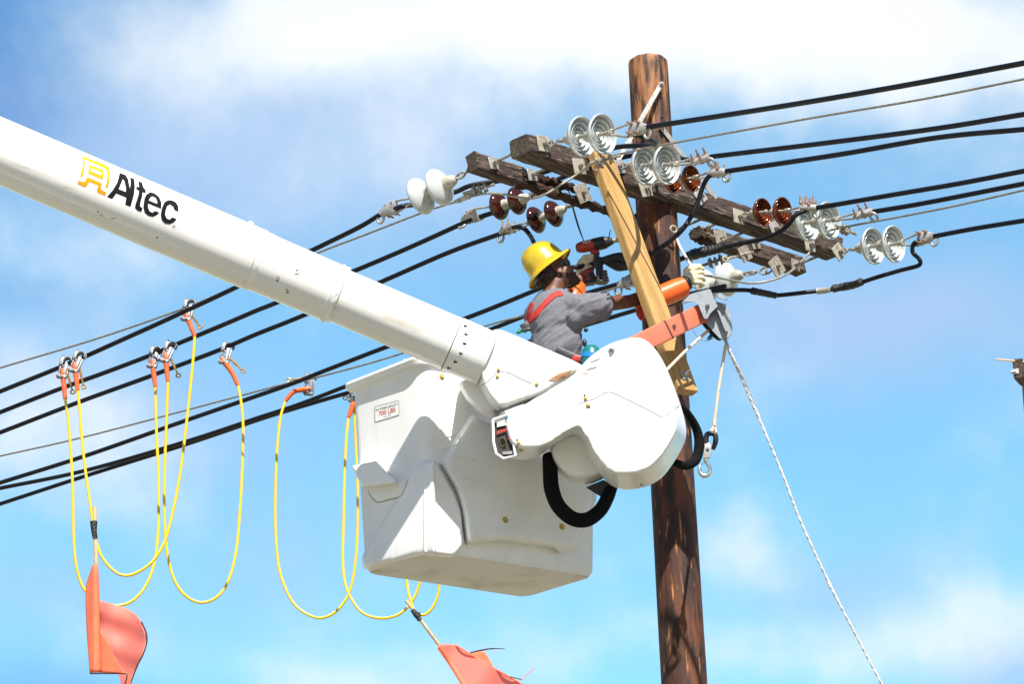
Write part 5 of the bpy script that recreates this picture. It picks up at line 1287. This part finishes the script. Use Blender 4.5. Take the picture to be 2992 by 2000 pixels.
# ------------------------------------------------------------------ grounding clamps and yellow cables
y1 = yl(1362,yL[0]); y2 = yl(1575,yL[1]); y3 = yl(1690,yL[2]); ys = yl(1500, Yb(1500,560)+.1)
GC = 'grounding clamps on the lines'; GY = 'yellow grounding cables'
def clampY(name_lab, jaw, b0, b1, yf, eye=None, eye_end=None, mid=None, horizontal=False):
    Y = yf(jaw[0]); c = W(jaw[0], jaw[1], Y)
    root = thing('grounding_clamp', name_lab, 'grounding clamp', c, GC)
    a = -LINE; bt, be = W(b0[0], b0[1], Y-.02), W(b1[0], b1[1], Y-.02); d = (bt-c).normalized()
    if horizontal: d = V((0,0,-1)).lerp(V((-.2,0,-1)), .5).normalized()
    x = V((1,0,0)); x = (x-d*x.dot(d)).normalized(); y = V((0,1,0)); y = (y-d*y.dot(d)-x*y.dot(x)).normalized()
    # hooked jaw
    bm = new(); torus(bm, c+x*.008+d*.014, y, .030, .0085, 20, 8, a0=-30, a1=200, ref=-d)
    for k in (-1,1): torus(bm, c+x*.008+d*.014+y*.014*k, y, .026, .006, 20, 8, a0=-20, a1=190, ref=-d)
    bbox(bm, c-x*.030+d*.020, x*.013, y*.016, d*.030, .004, 2); cone(bm, c-x*.032-d*.014, .010, c-x*.032-d*.030, .006, 10); obj('jaw', bm, m_alu, root)
    bm = new(); bbox(bm, c+x*.006+d*.085, x*.012, y*.014, d*.060, .004, 2); bbox(bm, c+x*.026+d*.085, x*.007, y*.010, d*.050, .003, 2); bbox(bm, c-x*.010+d*.050, x*.030, y*.006, d*.007, .002, 1)
    bbox(bm, c-x*.004+d*.135, x*.032, y*.015, d*.010, .004, 2); cone(bm, c-x*.030+d*.03, .008, c-x*.028+d*.10, .008, 12); bolt(bm, c+x*.004+d*.136-y*.014, -y, .009, .01); bolt(bm, c-x*.034+d*.134-y*.012, -y, .009, .01); obj('frame', bm, m_alu, root)
    # orange boot
    bm = new(); m1 = W(mid[0], mid[1], Y-.02) if mid else (bt+be)/2; Q = catmull([bt, m1, be], 10); R_ = []
    for i in range(len(Q)):
        t = i/(len(Q)-1); R_.append(.0205-.008*t+(.0016 if (t > .45 and i % 2) else 0))
    tube(bm, Q, R_, 14, 1)
    cone(bm, bt-(Q[1]-Q[0]).normalized()*.035, .014, bt, .019, 14); obj('boot', bm, m_or, root)
    if eye:
        e0 = W(eye[0], eye[1], Y+.0); e1 = (W(eye_end[0], eye_end[1], Y) if horizontal else c+x*.024+d*.09)
        q = (e0-e1).normalized(); L_ = (e0-e1).length
        bm = new(); cone(bm, e1, .0085, e1+q*L_*.62, .0085, 10); cone(bm, e1+q*L_*.60, .006, e0-q*.014, .006, 10); torus(bm, e0, y, .0145, .005, 20, 8); obj('eye_screw', bm, m_brass, root)
    return root, be
y6 = yl(1975, yL[3]-.1)
bz = lambda x, y: (x/3.128, 830+y/3.128)
def attachX(x, y): return (x, y)
EY1, e1 = clampY('leftmost grounding clamp, on the upper black line at far left', (196,1052), (184,1092), bz(595,1055), y1, bz(665,990), bz(650,890))
EY2, e2 = clampY('grounding clamp overlapping the leftmost one, slightly higher and to its right', (236,1036), (219,1074), bz(710,975), lambda x: y1(x)-.06, bz(765,945), bz(745,840))
EY3, e3 = clampY('left one of the clamp pair on the middle black line', (458,1022), (446,1066), bz(1420,945), y2)
EY4, e4 = clampY('right one of the clamp pair on the middle black line, with brass screw pointing down', (502,1008), (484,1046), bz(1535,895), lambda x: y2(x)-.06, bz(1630,840), bz(1605,720))
EY5, e5 = clampY('highest grounding clamp, on the upper bare strand under the boom', (557,884), (546,925), bz(1780,480), ys, bz(1830,395), bz(1805,310))
EY6, e6 = clampY('tilted grounding clamp on the stripped gap of the third black line', (668,1010), (655,1058), bz(2175,930), y3, bz(2225,800), bz(2155,670), mid=bz(2120,810))
EY7, e7 = clampY('grounding clamp lying sideways on the line left of the bucket', (908,1100), (893,1138), (834,1173), y6, (844,1112), (900,1104), mid=(858,1146), horizontal=True)
EY8, e8 = clampY('grounding clamp mostly hidden behind the left edge of the bucket', (1040,1122), (1031,1185), (1018,1222), yl(1975, yL[3]-.1), (1009,1164), (1028,1140))
# bare metal where the insulation is stripped
def bare(px0, px1, yf, r=.0125):
    bm = new(); cone(bm, W(px0[0],px0[1],yf(px0[0])-.002), r, W(px1[0],px1[1],yf(px1[0])-.002), r, 10); return bm
LW = [o for o in COL.objects if o.name.startswith('power_line')]
m_bare = mat('bare_conductor', (.45,.44,.42), .45, .4, var=.3, vscale=80)
def cable(label, pts, Y0, Y1, start, end, k0=None):
    P = [start]; n = len(pts)
    for i, (x, y) in enumerate(pts): P.append(W(x*1.2754, y*1.2754, Y0+(Y1-Y0)*(i+1)/(n+1)))
    P.append(end); bm = new(); tube(bm, P, .0095, 10, 8); return tag(obj('grounding_cable', bm, m_yel), label, 'cable', GY)
cable('leftmost yellow cable, passing behind the orange flag', [(156,960),(163,1050),(167,1130),(168,1210),(172,1280),(181,1325),(195,1354),(228,1380),(265,1389),(300,1380),(330,1350),(352,1298),(362,1220),(363,1100),(358,980)], e1.y, e3.y, e1, e3)
cable('yellow cable crossing over to the highest clamp, taped to the straight flag stick', [(183,945),(188,1010),(197,1090),(208,1165),(217,1225),(232,1275),(262,1310),(290,1320),(320,1310),(352,1285),(378,1240),(398,1165),(415,1070),(430,945),(441,840)], e2.y, e5.y, e2, e5)
cable('yellow cable in a long U hanging from the clamp pair to the tilted clamp', [(382,950),(378,1050),(376,1150),(379,1230),(387,1290),(404,1340),(430,1370),(462,1382),(496,1370),(522,1335),(540,1270),(549,1180),(555,1070),(557,980),(552,920)], e4.y, e6.y, e4, e6)
eA = W(1036,1125,y6(1036))
cable('yellow cable forming a wide U left of the bucket', [(642,960),(635,1030),(631,1120),(631,1210),(637,1290),(652,1345),(678,1390),(718,1415),(750,1414),(780,1392),(803,1350),(815,1280),(819,1200),(819,1110),(815,1020),(812,950)], e7.y, eA.y, e7, eA)
cable('yellow cable dropping along the bucket edge and looping below it', [(793,1010),(789,1100),(787,1200),(785,1270),(789,1330),(803,1370),(830,1405),(870,1418),(912,1410),(942,1382),(960,1342),(968,1290),(972,1200),(972,1100)], e8.y, y6(1240)+.05, e8, W(1240,1035+20,y6(1240)+.05))
cable('small yellow loop under the bucket, taped to the slanted flag stick', [(928,1250),(930,1310),(934,1350),(941,1380),(952,1405),(972,1410),(990,1395),(1003,1366),(1006,1335),(1001,1300),(998,1200)], y6(1180)+.0, y6(1270), W(1182,1050,y6(1182)), W(1272,1020,y6(1272)))
# ------------------------------------------------------------------ warning flags
def grid_sheet(rows, Yf_, sm=6):
    """rows of image points -> smooth sheet"""
    R_ = [catmull([V((x, y, 0)) for x, y in r], sm) for r in rows]; cols = list(zip(*R_)); C_ = [catmull(list(c), sm) for c in cols]; bm = new(); G = []
    for c in C_: G.append([bm.verts.new(W(p.x, p.y, Yf_(p.x, p.y))) for p in c])
    for i in range(len(G)-1):
        for j in range(len(G[0])-1): bm.faces.new((G[i][j], G[i+1][j], G[i+1][j+1], G[i][j+1]))
    return bm
def solid(o, t=.002): s_ = o.modifiers.new('thick', 'SOLIDIFY'); s_.thickness = t; return o
YFl = e2.y*.5+e5.y*.5-.35; YFl = W(278,1520,21.2).y-.55
f1 = thing('warning_flag', 'orange warning flag at lower left on a straight upright wooden stick', 'flag', W(278,1525,YFl), 'orange warning flags on the cables')
FZ = lambda x, y: (x/2.613, 1400+y/2.613)
bm = new(); tube(bm, [W(*FZ(721,213),YFl), W(*FZ(727,420),YFl), W(*FZ(735,660),YFl), W(*FZ(752,1480),YFl)], .0125, 12, 2); obj('stick', bm, m_stick, f1)
bm = new(); tube(bm, [W(*FZ(715,328),YFl-.005), W(*FZ(718,400),YFl-.005), W(*FZ(727,456),YFl-.005)], [.024,.018,.016], 14, 6); obj('tape_wrap', bm, m_tape, f1)
sl_ = [[FZ(660,800),FZ(685,730),FZ(712,657),FZ(748,655)],[FZ(655,900),FZ(680,880),FZ(715,880),FZ(757,880)],[FZ(662,1150),FZ(690,1150),FZ(725,1150),FZ(764,1150)],[FZ(676,1350),FZ(700,1350),FZ(735,1350),FZ(768,1350)],[FZ(686,1486),FZ(708,1484),FZ(740,1482),FZ(770,1478)]]
def ysl(x, y):
    t = (x-FZ(690,0)[0])/(FZ(765,0)[0]-FZ(690,0)[0]); return YFl-.02-.025*math.sin(max(0,min(1,t))*math.pi)+(.06*max(0,-t))
solid(obj('flag_sleeve', grid_sheet(sl_, ysl, 4), m_cloth, f1))
big = [[FZ(760,930),FZ(870,962),FZ(960,990),FZ(1035,1035)],[FZ(762,1010),FZ(880,1060),FZ(1000,1090),FZ(1085,1105)],[FZ(765,1120),FZ(880,1190),FZ(1010,1220),FZ(1118,1215)],[FZ(768,1200),FZ(890,1290),FZ(1000,1330),FZ(1100,1310)],[FZ(800,1310),FZ(905,1380),FZ(985,1430),FZ(1062,1410)],[FZ(860,1410),FZ(940,1470),FZ(975,1510),FZ(1020,1495)],[FZ(905,1500),FZ(945,1570),FZ(975,1590),FZ(995,1590)],[FZ(950,1640),FZ(965,1690),FZ(985,1700),FZ(1000,1690)]]
def ybig(x, y):
    u_ = (x-290)/130; v_ = (y-1750)/260; return YFl+.02+.13*math.sin(max(0,u_)*2.6+v_*1.2)-.08*u_*u_+.022*math.sin(x/17+y/38)*max(0,min(1,u_))+.012*math.sin(y/15-x/40)
solid(obj('flag_cloth', grid_sheet(big, ybig, 5), m_cloth2, f1), .001)
low = [[FZ(764,1150),FZ(790,1190),FZ(820,1245),FZ(850,1305)],[FZ(765,1290),FZ(810,1320),FZ(860,1360),FZ(900,1405)],[FZ(766,1400),FZ(830,1415),FZ(890,1440),FZ(935,1462)],[FZ(768,1484),FZ(850,1486),FZ(920,1490),FZ(968,1500)]]
solid(obj('flag_fold', grid_sheet(low, lambda x, y: YFl-.01-.10*((x-290)/90), 4), m_cloth, f1))
hem = [FZ(1080,1095),FZ(1118,1180),FZ(1120,1260),FZ(1090,1350),FZ(1050,1430),FZ(1010,1530),FZ(990,1600)]
bm = new(); tube(bm, [W(x, y, ybig(x, y)) for x, y in hem], .004, 6, 4); tube(bm, [W(x, y, YFl-.02-.10*((x-290)/90)) for x, y in (FZ(688,1490),FZ(770,1490),FZ(850,1490),FZ(930,1492),FZ(970,1502),FZ(950,1590))], .004, 6, 4); obj('dark_hem', bm, m_black, f1)
YF2 = y6(1250)+.05-.02
f2 = thing('warning_flag', 'orange warning flag at the bottom centre on a slanted wooden stick', 'flag', W(1300,1950,YF2), 'orange warning flags on the cables')
F2 = lambda x, y: (700+x/2.607, 1600+y/2.607)
sd0, sd1 = W(*F2(1270,410),YF2), W(*F2(1522,750),YF2); sdd = (sd1-sd0)
bm = new(); tube(bm, [sd0, sd1, sd0+sdd*2.7+V((0,.22,0))], .0110, 12, 1); obj('stick', bm, m_stick, f2)
bm = new(); tube(bm, [W(*F2(1315,480),YF2-.005), W(*F2(1345,515),YF2-.005), W(*F2(1375,560),YF2-.005)], [.015,.021,.015], 14, 5); tube(bm, [W(*F2(1340,515),YF2-.01), W(*F2(1375,512),YF2)], .015, 10, 1); obj('tape_wrap', bm, m_tape, f2)
fl2 = [[F2(1508,752),F2(1535,742),F2(1590,738),F2(1645,748)],[F2(1600,880),F2(1650,860),F2(1740,830),F2(1800,842)],[F2(1700,1040),F2(1780,1010),F2(1900,950),F2(1960,938)],[F2(1800,1190),F2(1900,1150),F2(2040,1070),F2(2140,1040)],[F2(1900,1360),F2(2000,1330),F2(2160,1230),F2(2290,1150)]]
def yf2(x, y):
    u_ = (x-1280)/180; return YF2-.01+.05*math.sin(u_*5+(y-1900)/60)
solid(obj('flag_cloth', grid_sheet(fl2, yf2, 5), m_cloth2, f2), .001)
bm = new(); tube(bm, [W(x, y, yf2(x, y)-.01) for x, y in (F2(1520,760),F2(1610,890),F2(1710,1050),F2(1810,1200),F2(1905,1370))], .0175, 10, 4); tube(bm, [W(x, y, yf2(x, y)) for x, y in (F2(1645,748),F2(1800,842),F2(1960,938),F2(2140,1040),F2(2290,1150))], .006, 8, 4); obj('flag_sleeve', bm, m_cloth, f2)
fl3 = [[F2(1750,812),F2(1800,800),F2(1862,794)],[F2(1820,860),F2(1860,850),F2(1900,850)],[F2(1880,895),F2(1905,905),F2(1932,915)]]
solid(obj('flag_corner', grid_sheet(fl3, lambda x, y: YF2+.08, 4), m_cloth, f2))
bm = new(); tube(bm, [W(*F2(x, y), YF2+.08) for x, y in ((1745,811),(1830,790),(1920,775),(2020,776))], [.005,.006,.005,.0025], 6, 4); obj('black_rod', bm, m_black, f2); bm = new(); tube(bm, [W(*F2(x, y), YF2+.0) for x, y in ((2060,990),(2105,1000),(2150,1012))], .004, 6, 2); obj('black_rod', bm, m_black, f2)
bm = new(); tube(bm, [W(*F2(x, y), YF2) for x, y in ((2150,1012),(2200,960),(2248,925))], .003, 6, 3); obj('loose_thread', bm, m_cloth, f2)
